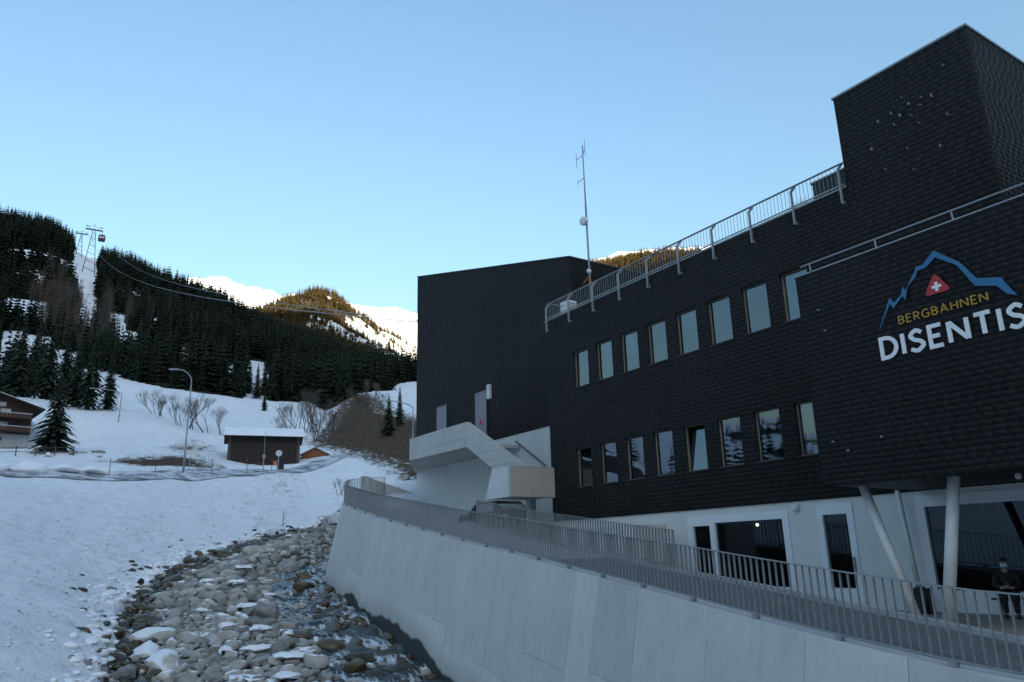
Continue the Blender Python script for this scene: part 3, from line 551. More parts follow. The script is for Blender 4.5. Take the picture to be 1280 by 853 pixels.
for a,b in zip(ids[:-1],ids[1:]):
    za=float(zr(PT[a,0]))-1.2; zb=float(zr(PT[b,0]))-1.2
    core.hexa([wp(a,za,-.03),wp(b,zb,-.03),(PT[b,0]-OUT[b,0]*.6,PT[b,1]-OUT[b,1]*.6,zb),(PT[a,0]-OUT[a,0]*.6,PT[a,1]-OUT[a,1]*.6,za),wp(a,PT[a,2]-.012,-.03),wp(b,PT[b,2]-.012,-.03),(PT[b,0]-OUT[b,0]*.55,PT[b,1]-OUT[b,1]*.55,PT[b,2]-.012),(PT[a,0]-OUT[a,0]*.55,PT[a,1]-OUT[a,1]*.55,PT[a,2]-.012)])
core.build('wall_core','wall_concrete',wall)
def panel(ia,ib,f0,f1,prd):
    # slab from fraction f0 to f1 of the height, between two path positions
    g=G(); ea=.006/.155; ks=[ia+ea]+[k for k in range(int(math.ceil(ia+.5)),int(ib)) if (k-int(ia))%5==0]+[ib-ea]; 
    def q(t,f,o):
        k0=int(min(max(math.floor(t),0),len(PT)-2)); r=t-k0; P=PT[k0]*(1-r)+PT[k0+1]*r; O=OUT[k0]*(1-r)+OUT[k0+1]*r
        zb=float(zr(P[0]))-1.2; z=zb+(P[2]-zb)*f; d=P[2]-z; return (P[0]+O[0]*(d*BAT+o),P[1]+O[1]*(d*BAT+o),z)
    for s,t in zip(ks[:-1],ks[1:]):
        for u,v in zip(np.linspace(f0+.001,f1-.001,4)[:-1],np.linspace(f0+.001,f1-.001,4)[1:]): g.quad(q(s,u,prd),q(t,u,prd),q(t,v,prd),q(s,v,prd))
    for (s,t),(u,v) in (((ks[0],ks[0]),(f0,f1)),((ks[-1],ks[-1]),(f0,f1))): g.quad(q(s,u+.001,prd),q(s,v-.001,prd),q(s,v-.001,-.05),q(s,u+.001,-.05))
    for f in (f0+.001,f1-.001):
        for s,t in zip(ks[:-1],ks[1:]): g.quad(q(s,f,prd),q(t,f,prd),q(t,f,-.05),q(s,f,-.05))
    me=g.mesh('concrete_panel'); co_=np.array([v.co[:] for v in me.vertices]); attr(me,'damp',.5+(zr(co_[:,0])+.45-co_[:,2])*.62-.30*sm(-33,-40,co_[:,0]))
    mk('concrete_panel',me,'wall_concrete',wall)
t=0.; alt=0; L=len(PT)-1
while t<L-4:
    wd_=random.choice((8,12,16,16,20)); e=min(L,t+wd_)
    if L-e<6: e=L
    c1=random.choice((.42,.5,.58,.62)); p_=random.choice((.0,.0,.002,.004))
    panel(t,e,0,c1,p_); panel(t,e,c1,1,random.choice((.0,.001,.003))); t=e
def yin(x): return np.interp(-x,[-6,6.6,7.8,9.3,11,15.7,19.6,26.4,29.6,38,44],[14.2,14.2,14.4,14.55,14.75,15.3,15.87,16.8,17.3,18.3,19.0])
def zt(x): return np.interp(-x,-PT[:len(WT)*25,0][PT[:len(WT)*25,0]>-38],PT[:len(WT)*25,2][PT[:len(WT)*25,0]>-38])
xr=np.arange(6,-41.6,-.5); g=G(); gc_=G()
for a,b in zip(xr[:-1],xr[1:]):
    ya,yb=float(ytop(a))+.42,float(ytop(b))+.42; (g if a>-18.9 else gc_).quad((a,ya,zt(a)+.015),(b,yb,zt(b)+.015),(b,float(yin(b)),zt(b)+.03),(a,float(yin(a)),zt(a)+.03))
o=g.build('path','asphalt'); o['kind']='structure'
o=gc_.build('path','kerb_stone'); o['kind']='structure'
g=G(); k=0
for a,b in zip(xr[:-1],xr[1:]):
    if b<-31: break
    for w0,w1,h0,h1 in ((0,.2,-3.0,.13),): g.hexa([(a,float(yin(a))+w0,h0),(b,float(yin(b))+w0,h0),(b,float(yin(b))+w1,h0),(a,float(yin(a))+w1,h0),(a,float(yin(a))+w0,max(zt(a)+h1,-1.58)),(b,float(yin(b))+w0,max(zt(b)+h1,-1.58)),(b,float(yin(b))+w1,max(zt(b)+h1,-1.58)),(a,float(yin(a))+w1,max(zt(a)+h1,-1.58))])
o=g.build('kerb','kerb_stone'); o['kind']='structure'
g=G(); g.quad((8,14.3,-1.66),(-30,14.3,-1.66),(-30,20.2,-1.66),(8,20.2,-1.66)); o=g.build('terrace','paving'); o['kind']='structure'
# railings
def rail_thing(name,label,pts,norm,bar_me,idx_bars,post_idx,h,group=None):
    t=thing(name,label,'railing',tuple(pts[len(pts)//2]),group)
    return t
def bar_mesh(h,w,dp): g=G(); g.box(-w/2,w/2,-dp/2,dp/2,0,h); m=g.mesh('bar'); m.materials.append(MAT['galvanised']); return m
def put_bars(me,parent,P,T,every=1):
    L0=Vector(parent.location)
    for i in range(0,len(P),every):
        o=bpy.data.objects.new('bar',me); COL.objects.link(o); o.parent=parent; o.location=Vector(P[i])-L0; o.rotation_euler=(0,0,math.atan2(T[i,1],T[i,0]))
out=thing('railing','long galvanised flat bar railing on top of the concrete retaining wall','railing',(-20,13.6,0))
i0=int(np.argmax(PT[:,0]<-3.6)); QP=PT[i0:]; QT=tg[i0:]; inn=-OUT[i0:]*.12
BP=np.stack([QP[:,0]+inn[:,0],QP[:,1]+inn[:,1],QP[:,2]+.10],-1); put_bars(bar_mesh(.98,.011,.045),out,BP,QT)
def ribbon(P,z0,z1,hw,Nn):
    g=G()
    for a in range(0,len(P)-1,3):
        b=min(a+3,len(P)-1)
        g.hexa([(P[a,0]-Nn[a,0]*hw,P[a,1]-Nn[a,1]*hw,P[a,2]+z0),(P[b,0]-Nn[b,0]*hw,P[b,1]-Nn[b,1]*hw,P[b,2]+z0),(P[b,0]+Nn[b,0]*hw,P[b,1]+Nn[b,1]*hw,P[b,2]+z0),(P[a,0]+Nn[a,0]*hw,P[a,1]+Nn[a,1]*hw,P[a,2]+z0),
                (P[a,0]-Nn[a,0]*hw,P[a,1]-Nn[a,1]*hw,P[a,2]+z1),(P[b,0]-Nn[b,0]*hw,P[b,1]-Nn[b,1]*hw,P[b,2]+z1),(P[b,0]+Nn[b,0]*hw,P[b,1]+Nn[b,1]*hw,P[b,2]+z1),(P[a,0]+Nn[a,0]*hw,P[a,1]+Nn[a,1]*hw,P[a,2]+z1)])
    return g
ribbon(BP,.98,1.0,.026,OUT[i0:]).build('handrail','galvanised',out); ribbon(BP,-.03,0,.026,OUT[i0:]).build('bottom_rail','galvanised',out)
for i in range(6,len(BP),12):
    g=G(); g.obox((BP[i,0]-inn[i,0]*.1,BP[i,1]-inn[i,1]*.1,BP[i,2]-.06),Vector((QT[i,0],QT[i,1],0))*.06,Vector((OUT[i0+i,0],OUT[i0+i,1],0))*.05,(0,0,.045)); g.build('foot_plate','galvanised',out)
xi=np.arange(-29.6,-15.6,.155)[::-1]; IP=np.stack([xi,yin(xi)+.1,zt(xi)+.2],-1); IT=np.gradient(IP[:,:2],axis=0); IT/=np.linalg.norm(IT,axis=1)[:,None]; IN=np.stack([-IT[:,1],IT[:,0]],-1)
inr=thing('railing','shorter galvanised bar railing along the inner kerb of the ramp','railing',(-22,16.3,0))
put_bars(bar_mesh(.92,.011,.045),inr,IP,IT); ribbon(IP,.92,.94,.026,IN).build('handrail','galvanised',inr); ribbon(IP,-.03,0,.026,IN).build('bottom_rail','galvanised',inr)
for i in (0,len(IP)-1):
    g=G(); g.obox((IP[i,0],IP[i,1],IP[i,2]+.42),(.03,0,0),(0,.03,0),(0,0,.52)); g.build('post','galvanised',inr)
# wing wall at the head of the ramp
ww=thing('wing_wall','low concrete wing wall sloping down at the head of the ramp','wall',(-42.9,18.4,3))
g=G(); g.prism([(-42.62,17.6,2.4),(-42.62,17.6,4.62),(-43.4,21.2,3.75),(-43.4,21.2,2.4)],(-.3,-.05,0)); g.build('sloping_wall','base_concrete',ww)
g=G(); g.box(-42.86,-42.5,17.25,17.6,2.4,4.66); g.build('end_pillar','stair_concrete',ww)
# ---------------------------------------------------------------- the station building
bld=thing('cable_car_station','long dark slate clad cable car station with two rows of windows','building',(-20,24,-1.7))
def wall_holes(g,O,U,Nv,u0,u1,z0,z1,holes,depth):
    # front skin with openings and their reveals; O + u*U + z*Z, Nv points out of the wall
    O,U,Nv=Vector(O),Vector(U),Vector(Nv); P=lambda u,z,d=0.: O+U*u+Vector((0,0,z))-Nv*d
    us=sorted({u0,u1,*[h[0] for h in holes],*[h[1] for h in holes]}); zs=sorted({z0,z1,*[h[2] for h in holes],*[h[3] for h in holes]})
    for a,b in zip(us[:-1],us[1:]):
        for c,d in zip(zs[:-1],zs[1:]):
            m_,q_=(a+b)/2,(c+d)/2
            if not any(h[0]<m_<h[1] and h[2]<q_<h[3] for h in holes): g.quad(P(a,c),P(b,c),P(b,d),P(a,d))
    for a,b,c,d in holes:
        g.quad(P(a,c),P(b,c),P(b,c,depth),P(a,c,depth)); g.quad(P(a,d,depth),P(b,d,depth),P(b,d),P(a,d)); g.quad(P(a,c),P(a,c,depth),P(a,d,depth),P(a,d)); g.quad(P(b,c,depth),P(b,c),P(b,d),P(b,d,depth))
def shingles(name,O,U,Nv,u0,u1,z0,ztop,holes,seed,label=None,CH=.15,SW=.30):
    O,U,Nv=Vector(O),Vector(U),Vector(Nv); rg=random.Random(seed); g=G(); z=z0; r=0
    while True:
        a=u0-rg.uniform(0,SW); any_=False
        while a<u1:
            b=a+SW; s,e=max(a,u0),min(b,u1); a=b
            if e-s<.03: continue
            zt_=min(z+CH+.012,ztop((s+e)/2))
            if zt_-z<.02: continue
            any_=True; segs=[(s,e,z,zt_)]
            for h in holes:
                nw=[]
                for (p,q,c,d) in segs:
                    if h[1]<=p or h[0]>=q or h[3]<=c or h[2]>=d: nw.append((p,q,c,d)); continue
                    if h[0]>p: nw.append((p,h[0],c,d))
                    if h[1]<q: nw.append((h[1],q,c,d))
                    pp,qq=max(p,h[0]),min(q,h[1])
                    if h[2]>c: nw.append((pp,qq,c,h[2]))
                    if h[3]<d: nw.append((pp,qq,h[3],d))
                segs=nw
            for (p,q,c,d) in segs:
                if q-p<.015 or d-c<.012: continue
                lo=.0036+rg.uniform(0,.0016); hi=.002+rg.uniform(0,.001); tl=rg.uniform(-.001,.001)
                A=O+U*(p+.001)+Vector((0,0,c+tl)); B=O+U*(q-.001)+Vector((0,0,c-tl)); C=O+U*(q-.001)+Vector((0,0,d)); D=O+U*(p+.001)+Vector((0,0,d))
                k=len(g.v); g.v+=[tuple(A+Nv*lo),tuple(B+Nv*lo),tuple(C+Nv*hi),tuple(D+Nv*hi),tuple(A),tuple(B),tuple(C),tuple(D)]
                g.f+=[(k,k+1,k+2,k+3),(k+4,k+5,k+1,k),(k+4,k,k+3,k+7),(k+1,k+5,k+6,k+2)]
        z+=CH; r+=1
        if not any_ and z>z0+1: break
    V=np.array(g.v); F=np.array(g.f); o=mk(name,npmesh(name,V,F),'slate',bld); o['kind']='stuff'
    if label: o['label']=label
    return o
ZC=1.34; ZA=10.40; ZT=13.40; XL,XT0,XT1=-27.5,-11.82,-7.8; XB,YB,ZB=-11.2,16.0,6.55
wins=[]
for i in range(8):
    wins.append((-25.56+1.567*i,-24.53+1.567*i,6.89,8.50)); 
for i in range(8): wins.append((-25.66+1.573*i,-24.66+1.573*i,2.67,4.27))
g=G(); X=(1,0,0); NF=(0,-1,0)
wall_holes(g,(0,20,0),X,NF,XL,XT1,ZC,ZA,wins,.30); g.quad((XT0,20,ZA),(XT1,20,ZA),(XT1,20,ZT),(XT0,20,ZT))
# closed volume: ends, back, roofs
g.quad((XL,20,ZC-3),(XL,34,ZC-3),(XL,34,ZA),(XL,20,ZA)); g.quad((XL,34,-3),(2,34,-3),(2,34,ZA),(XL,34,ZA)); g.quad((XT1,20,ZB),(XT1,34,ZB),(XT1,34,ZT),(XT1,20,ZT)); g.quad((XT0,20,ZA),(XT0,34,ZA),(XT0,34,ZT),(XT0,20,ZT)); g.quad((XT0,34,ZA),(XT1,34,ZA),(XT1,34,ZT),(XT0,34,ZT))
g.quad((XL,20,ZA-.01),(XT1,20,ZA-.01),(XT1,34,ZA-.01),(XL,34,ZA-.01)); g.quad((XT0,20,ZT),(XT1,20,ZT),(XT1,34,ZT),(XT0,34,ZT))
# inner floors keep the storeys dark
for zf in (1.5,5.6): g.quad((XL,20.31,zf),(XT1,20.31,zf),(XT1,33.9,zf),(XL,33.9,zf))
g.quad((XL,26,-1.6),(2,26,-1.6),(2,26,ZA-.1),(XL,26,ZA-.1))
g.build('wall','slate_core',bld)
shingles('slate_cladding',(0,20,0),X,NF,XL,XT1,ZC,lambda u:ZA,wins,1)
shingles('slate_cladding',(0,20,0),X,NF,XT0,XT1,ZA+.002,lambda u:ZT,[],11,None,.15,.30)
shingles('slate_cladding',(XT1,20,0),(0,1,0),(1,0,0),0,12,ZB,lambda u:ZT,[],2,'paler slate shingles on the side wall of the tower')
# projecting storey with the company sign
g=G(); g.quad((XB,YB,ZC),(3,YB,ZC),(3,YB,ZB),(XB,YB,ZB)); g.quad((XB,YB,ZC),(XB,20,ZC),(XB,20,ZB),(XB,YB,ZB)); g.quad((3,YB,-3),(3,34,-3),(3,34,ZB),(3,YB,ZB)); g.quad((XB,YB,ZB-.01),(3,YB,ZB-.01),(3,34,ZB-.01),(XB,34,ZB-.01)); g.quad((XB,YB,ZC+.02),(3,YB,ZC+.02),(3,20,ZC+.02),(XB,20,ZC+.02))
g.build('projecting_storey','slate_core',bld)
shingles('slate_cladding',(0,YB,0),X,NF,XB,3,ZC,lambda u:ZB,[],3,None,.125,.26)
shingles('slate_cladding',(XB,20,0),(0,-1,0),(-1,0,0),0,4,ZC,lambda u:ZB,[],4)
# head block with sloping roof
YK=21.6; XK=-44.4; zk=lambda x:18.5+(x-XK)*(14.0-18.5)/(XL-XK)
g=G(); g.quad((XK,YK,6),(XL,YK,6),(XL,YK,zk(XL)),(XK,YK,zk(XK))); g.quad((XL,YK,6),(XL,38,6),(XL,38,zk(XL)),(XL,YK,zk(XL))); g.quad((XK,YK,6),(XK,38,6),(XK,38,zk(XK)),(XK,YK,zk(XK))); g.quad((XK,38,-1),(XL,38,-1),(XL,38,zk(XL)),(XK,38,zk(XK))); g.quad((XK,YK,zk(XK)-.01),(XL,YK,zk(XL)-.01),(XL,38,zk(XL)-.01),(XK,38,zk(XK)-.01)); g.quad((XK,YK,6),(XL,YK,6),(XL,38,6),(XK,38,6))
g.build('head_block','slate_core',bld)
shingles('slate_cladding',(0,YK,0),X,NF,XK,XL,6,zk,[],5)
shingles('slate_cladding',(XL,YK,0),(0,1,0),(1,0,0),0,12,ZA,lambda u:zk(XL),[],6)
g=G(); g.box(XK+.03,XL+.02,YK+.04,37.9,-3,5.99); g.build('concrete_base','base_concrete',bld)
# metal edge trims
g=G(); g.box(XL-.03,XT0-.002,19.95,20.12,ZA,ZA+.06); g.box(XT0-.04,XT1+.04,19.95,20.12,ZT,ZT+.06); g.box(XT1-.12,XT1+.042,20.122,34,ZT,ZT+.06); g.build('roof_trim','galvanised',bld)
g=G(); g.box(XB-.03,3,YB-.03,YB+.12,ZB,ZB+.03); g.build('roof_trim','galvanised',bld)
g=G(); g.hexa([(XK-.04,YK-.05,zk(XK)),(XL+.04,YK-.05,zk(XL)),(XL+.04,YK+.12,zk(XL)),(XK-.04,YK+.12,zk(XK)),(XK-.04,YK-.05,zk(XK)+.05),(XL+.04,YK-.05,zk(XL)+.05),(XL+.04,YK+.12,zk(XL)+.05),(XK-.04,YK+.12,zk(XK)+.05)]); g.box(XL-.1,XL+.042,YK+.122,38,zk(XL)-.02,zk(XL)+.05); g.build('roof_trim','steel_dark',bld)
# windows
def window(h,tilt=0,blind=None,gl='glass_coated'):
    a,b,c,d=h; y=20.12; f=.028; g=G(); g.box(a,a+f+.02,y,y+.07,c,d); g.box(b-f,b,y,y+.07,c,d); g.box(a+f+.022,b-f-.002,y+.001,y+.07,d-f,d); g.box(a+f+.022,b-f-.002,y+.001,y+.07,c,c+f)
    w=g.build('window','tan_wood',bld)
    g=G(); s=math.sin(rad(tilt)); H=d-c-2*f
    g.quad((a+f+.02,y+.03,c+f),(b-f,y+.03,c+f),(b-f,y+.03+s*H,c+f+H*math.cos(rad(tilt))),(a+f+.02,y+.03+s*H,c+f+H*math.cos(rad(tilt)))); g.raw('pane',gl,w)
    if tilt>3:
        g=G()
        for x0,x1 in ((a+f+.025,a+f+.075),(b-f-.05,b-f-.005)): g.hexa([(x0,y+.04,c+f),(x1,y+.04,c+f),(x1,y+.09,c+f),(x0,y+.09,c+f),(x0,y+.04+s*H,c+f+H*.99),(x1,y+.04+s*H,c+f+H*.99),(x1,y+.09+s*H,c+f+H*.99),(x0,y+.09+s*H,c+f+H*.99)])
        g.build('sash','tan_wood',w)
    g=G(); g.box(a-.02,b+.02,19.955,20.22,c-.035,c-.002); g.build('sill','steel_dark',w)
    if blind:
        m_,k=blind; g=G(); g.quad((a,y+.14,d-(d-c)*k),(b,y+.14,d-(d-c)*k),(b,y+.14,d),(a,y+.14,d)); g.build('blind',m_,w)
for i,h in enumerate(wins):
    window(h,7 if i==12 else (.9,-.2,.4,0,.6,.2,-.3,.8)[i%8]*.6,{1:('blind',1),7:('blind',1),2:('blind',.55),4:('blind',.4),11:('blind_warm',.3),15:('blind',.9)}.get(i),'glass_coated')
# ground floor
opn=[(-19.60,-15.40,-1.6,1.09),(-14.36,-13.22,-1.6,1.18),(-11.35,1.2,-1.6,1.19)]
g=G(); wall_holes(g,(0,20.06,0),X,NF,XL,3,-1.70,ZC,opn,.02); g.quad((XL,20.06,-1.7),(XL,20.06,ZC),(XL,20.4,ZC),(XL,20.4,-1.7)); g.quad((XL,20.0,ZC-.005),(3,20.0,ZC-.005),(3,20.3,ZC-.005),(XL,20.3,ZC-.005)); g.build('ground_floor_wall','plaster',bld)
def shopfront(name,o,panes,label=None):
    g=G(); wall_holes(g,(0,20.03,0),X,NF,o[0]-.02,o[1]+.02,-1.655,o[3]+.015,panes,.14); g.quad((o[1]+.02,20.03,-1.655),(o[1]+.02,20.03,o[3]+.015),(o[1]+.02,20.059,o[3]+.015),(o[1]+.02,20.059,-1.655)); g.quad((o[0]-.02,20.03,-1.655),(o[0]-.02,20.03,o[3]+.015),(o[0]-.02,20.059,o[3]+.015),(o[0]-.02,20.059,-1.655)); w=g.build(name,'white_frame',bld)
    if label: w['label']=label
    for p in panes: g=G(); g.quad((p[0],20.12,p[2]),(p[1],20.12,p[2]),(p[1],20.12,p[3]),(p[0],20.12,p[3])); g.raw('pane','glass_plain',w)
    return w
shopfront('window',opn[0],[(-19.36,-18.59,-1.45,.78),(-18.36,-15.61,-1.15,.86)],'wide white framed ground floor window')
dw=shopfront('door',opn[1],[(-14.19,-13.40,-1.14,.89)],'white framed glazed door'); g=G(); g.box(-13.34,-13.31,19.95,20.03,-.7,-.3); g.build('handle','galvanised',dw)
gw=shopfront('window',opn[2],[(-11.14,-6.02,-1.13,.93),(-5.94,1.0,-1.13,.93)],'large white framed glazed front behind the columns')
# room behind the glass: floor, counter, hanging lamps
g=G(); g.quad((XL,20.3,-1.64),(3,20.3,-1.64),(3,25.9,-1.64),(XL,25.9,-1.64)); g.build('room_floor','paving',bld)
for x in (-18.45,): g=G(); g.sphere((x,22.3,.80),.05,8,5); g.build('ceiling_lamp','lamp_glow',bld)
g=G(); g.box(-18,-12.5,23.5,24.2,-1.62,-.6); g.build('counter','old_wood',bld)
for i in range(4): g=G(); g.box(-8.62,-8.50,20.5,20.52,.0+i*.2,.11+i*.2); g.build('hazard_mark','yellow_paint',bld)
# dome camera, columns, rain pipe
g=G(); g.sphere((-15.03,19.98,1.13),.11,12,8); g.box(-15.12,-14.94,19.99,20.055,1.08,1.27); g.build('dome_camera','sign_white',bld)
def column(p,q,r,label):
    g=G(); g.cyl(p,q,r,r,20); c=g.build('column','column_paint',bld,True); c['label']=label
    g=G(); g.cyl((p[0],p[1],p[2]),(p[0],p[1],p[2]+.03),r*1.5,r*1.5,16); g.build('foot_plate','galvanised',c)
column((-9.93,16.92,-1.66),(-10.72,16.8,1.40),.105,'slanting white round column leaning away from the door')
column((-9.22,16.75,-1.66),(-8.58,16.8,1.40),.125,'thicker white round column leaning the other way')
g=G(); g.cyl((-11.38,19.62,-1.2),(-11.62,19.75,1.38),.065,.065,12); g.build('rain_pipe','column_paint',bld,True)
g=G(); g.sphere((-7.6,17.4,1.30),.07,10,6); g.build('soffit_lamp','sign_white',bld)
# brackets left on the tower from an old sign
for x,z in [(-9.75,12.29),(-9.58,11.99),(-9.28,11.79),(-8.95,11.9),(-10.11,11.98),(-9.88,11.78),(-9.57,11.61),(-9.4,11.28),(-8.64,11.15),(-10.09,11.6),(-10.85,11.18),(-9.84,10.72),(-8.98,10.36),(-10.55,10.39),(-9.77,10.02),(-10.53,11.93),(-9.22,12.0),(-8.5,12.6)]:
    g=G(); w_=random.uniform(.012,.026); h_=random.uniform(.015,.045); g.box(x-w_,x+w_,19.90,19.99,z-h_,z+h_*.2); g.box(x-w_*.4,x+w_*.5,19.905,19.985,z+h_*.21,z+h_*1.3); g.build('bracket','door_grey',bld)
for x,z in ((-10.65,5.55),(-10.55,5.0),(-10.75,2.35),(-9.55,2.3),(-10.4,2.1)): g=G(); g.box(x-.02,x+.02,15.93,15.985,z-.02,z+.015); g.build('bracket','galvanised',bld)
# doors of the head block, wall lamp
for a,b,lb in ((-41.43,-40.17,'smaller grey door at the end of the balcony'),(-36.73,-35.52,'grey door with a red mark beside the lamp')):
    g=G(); g.box(a,b,YK-.06,YK+.02,5.3,8.87); d_=g.build('door','door_grey',bld); d_['label']=lb
    g=G(); g.box(a-.05,a-.002,YK-.065,YK+.02,5.3,8.92); g.box(b+.002,b+.05,YK-.065,YK+.02,5.3,8.92); g.box(a-.002,b+.002,YK-.065,YK+.02,8.872,8.92); g.build('frame','steel_dark',d_)
    g=G(); g.box(b-.14,b-.10,YK-.12,YK-.061,6.5,6.75); g.build('handle','galvanised',d_)
g=G(); c_=Vector((-36.12,YK-.064,7.15)); g.prism([c_+Vector((0,0,.22)),c_+Vector((.2,0,-.12)),c_+Vector((-.2,0,-.12))],(0,-.006,0)); g.build('emblem','red_paint',d_)
g=G(); g.box(-35.30,-35.02,YK-.16,YK-.01,8.30,9.10); g.build('wall_lamp','sign_white',bld)
# concrete balcony and outer stair
st=thing('outer_stair','board marked concrete balcony and stair against the head block','staircase',(-32,20,2))
g=G(); g.prism([(-38.87,18.5,6.41),(-32.42,18.5,6.38),(-32.42,18.5,5.14),(-38.87,18.5,5.2)],(0,.2,0)); g.build('parapet','stair_concrete',st)
g=G(); g.prism([(-32.418,18.5,6.38),(-27.3,18.5,3.62),(-27.3,18.5,2.42),(-28.0,18.5,2.7),(-32.418,18.5,5.14)],(0,.2,0)); g.build('stair_parapet','stair_concrete',st)
g=G(); g.hexa([(-38.87,18.5,5.2),(-38.69,18.71,5.2),(-44.2,21.55,5.2),(-44.4,21.55,5.2),(-38.87,18.5,6.41),(-38.69,18.71,6.41),(-44.2,21.55,6.41),(-44.4,21.55,6.41)]); g.build('parapet','stair_concrete',st)
g=G(); g.prism([(-38.7,18.702,5.22),(-32.4,18.702,5.22),(-32.4,21.58,5.22),(-44.2,21.58,5.22)],(0,0,.16)); g.build('balcony_floor','stair_concrete',st)
g=G(); n_=13
for i in range(n_): x0=-32.4+i*.28; z0=5.38-(i+1)*.15; g.box(x0,x0+.279,18.705,20.2,z0-.15,z0)
g.build('steps','stair_concrete',st)
g=G(); g.prism([(-28.78,17.69,3.66),(-27.45,17.69,3.66),(-27.45,17.69,2.36),(-29.36,17.69,2.36)],(0,.2,0)); g.build('landing_parapet','base_concrete',st)
g=G(); g.box(-27.448,-27.25,17.69,19.97,2.36,3.66); c_=g.build('landing_parapet','brown_concrete',st); c_['label']='brown board marked end of the landing parapet'
g=G(); g.box(-29.3,-27.46,17.895,19.95,2.38,2.58); g.build('landing_floor','stair_concrete',st)
g=G(); g.box(-29.0,-28.7,19.6,19.95,-2,2.37); g.build('pillar','base_concrete',st)
g=G(); pts=[(-32.63,YK-.08,5.62),(-30.1,YK-.08,4.11)]; g.tube(pts,.035,8); 
for k in (0,.5,1): p=Vector(pts[0]).lerp(Vector(pts[1]),k); g.cyl(p,(p.x,YK+.03,p.z-.06),.02,.02,6)
g.build('wall_handrail','steel_dark',st)
# roof railing
rr=thing('railing','roof terrace railing of bars with bent posts above the windows','railing',(-19.5,20,10.4))
pm=G(); pm.box(-.022,.022,-.04,.04,0,1.12); pm.hexa([(-.03,-.045,1.12),(.03,-.045,1.12),(.03,.045,1.12),(-.03,.045,1.12),(-.03,.20,1.42),(.03,.20,1.42),(.03,.27,1.38),(-.03,.27,1.38)]); pm.box(-.028,.028,-.02,.13,.02,.1); pmm=pm.mesh('post'); pmm.materials.append(MAT['galvanised'])
for i in range(10):
    o=bpy.data.objects.new('post',pmm); COL.objects.link(o); o.parent=rr; o.location=Vector((-27.25+i*1.7,19.86,9.87))-Vector(rr.location)
bm_=bar_mesh(.66,.011,.011)
nb=0; x=-27.25
while x<-11.95:
    if abs(((x+27.25)/1.7)%1)>.06: o=bpy.data.objects.new('bar',bm_); COL.objects.link(o); o.parent=rr; o.location=Vector((x,19.92,10.52))-Vector(rr.location)
    x+=1.7/12
g=G(); g.tube([(-27.3,20.10,11.28),(-11.86,20.10,11.28)],.028,8); g.tube([(-27.3,20.10,11.28),(-27.3,22,11.28)],.028,8); g.build('handrail','galvanised',rr)
g=G(); g.box(-27.3,-11.87,19.90,19.94,10.48,10.52); g.box(-27.3,-11.87,19.90,19.94,11.18,11.21); g.build('rail','galvanised',rr)
br=thing('railing','low pipe rail along the roof edge above the company sign','railing',(-6,16,6.6))
g=G(); g.tube([(-11.0,16.0,6.79),(3,16.0,6.79)],.022,8); g.build('handrail','galvanised',br)
for i in range(8): g=G(); g.cyl((-10.75+i*1.75,16.02,6.595),(-10.75+i*1.75,16.0,6.78),.02,.02,6); g.build('post','galvanised',br)
# antenna mast
an=thing('antenna_mast','tall thin antenna mast with white dish on the head block','antenna',(-27.2,22.6,11))
x,y=-27.25,22.6
g=G(); g.cyl((x,y,11.3),(x,y,17),.055,.05,10); g.cyl((x,y,17),(x,y,20.3),.035,.028,8); g.build('mast','galvanised',an,True)
for z,l in ((19.75,.42),(18.45,.40)):
    g=G(); g.cyl((x,y,z),(x-l,y-.1,z-.13),.018,.018,6); g.cyl((x-l,y-.1,z-.55 if z>19 else z-.25),(x-l,y-.1,z+.25 if z>19 else z),.014,.014,6)
    if z>19: g.cyl((x,y,z),(x+.3,y-.1,z+.25),.016,.016,6); g.cyl((x+.3,y-.1,z-.2),(x+.3,y-.1,z+.75),.014,.014,6)
    g.build('dipole','galvanised',an)
g=G(); g.cyl((x+.02,y-.12,15.98),(x+.06,y-.26,15.97),.20,.235,20); g.sphere((x+.06,y-.25,15.97),.235,18,8,(1,.35,1)); g.build('dish','dish_white',an,True)
g=G(); g.sphere((x,y-.03,13.35),.13,14,8); g.build('radome','dish_white',an,True)
g=G(); g.cyl((x,y,13.15),(x-.32,y-.25,12.66),.03,.03,6); g.cyl((x,y,13.15),(x+.2,y-.2,12.62),.03,.03,6); g.cyl((x,y,13.0),(x-.1,y+.3,12.62),.03,.03,6); g.build('tripod','orange_paint',an)
# roof unit
ac=thing('ventilation_unit','small white louvred ventilation box behind the roof railing','roof unit',(-27.2,21.2,10.4))
g=G(); g.box(-27.5,-26.9,20.9,21.4,10.47,11.5); g.build('housing','dish_white',ac)
for i in range(7): g=G(); g.box(-26.898,-26.88,20.95,21.35,10.6+i*.12,10.66+i*.12); g.build('louvre','galvanised',ac)
hb=thing('roof_hatch','dark roof hatch box beside the tower','hatch',(-13,20.9,10.4)); g=G(); g.box(-13.6,-11.9,21.0,22.4,10.4,11.55); g.build('box','slate_core',hb); g=G(); g.box(-13.65,-11.9,20.95,22.45,11.55,11.6); g.build('lid','galvanised',hb)
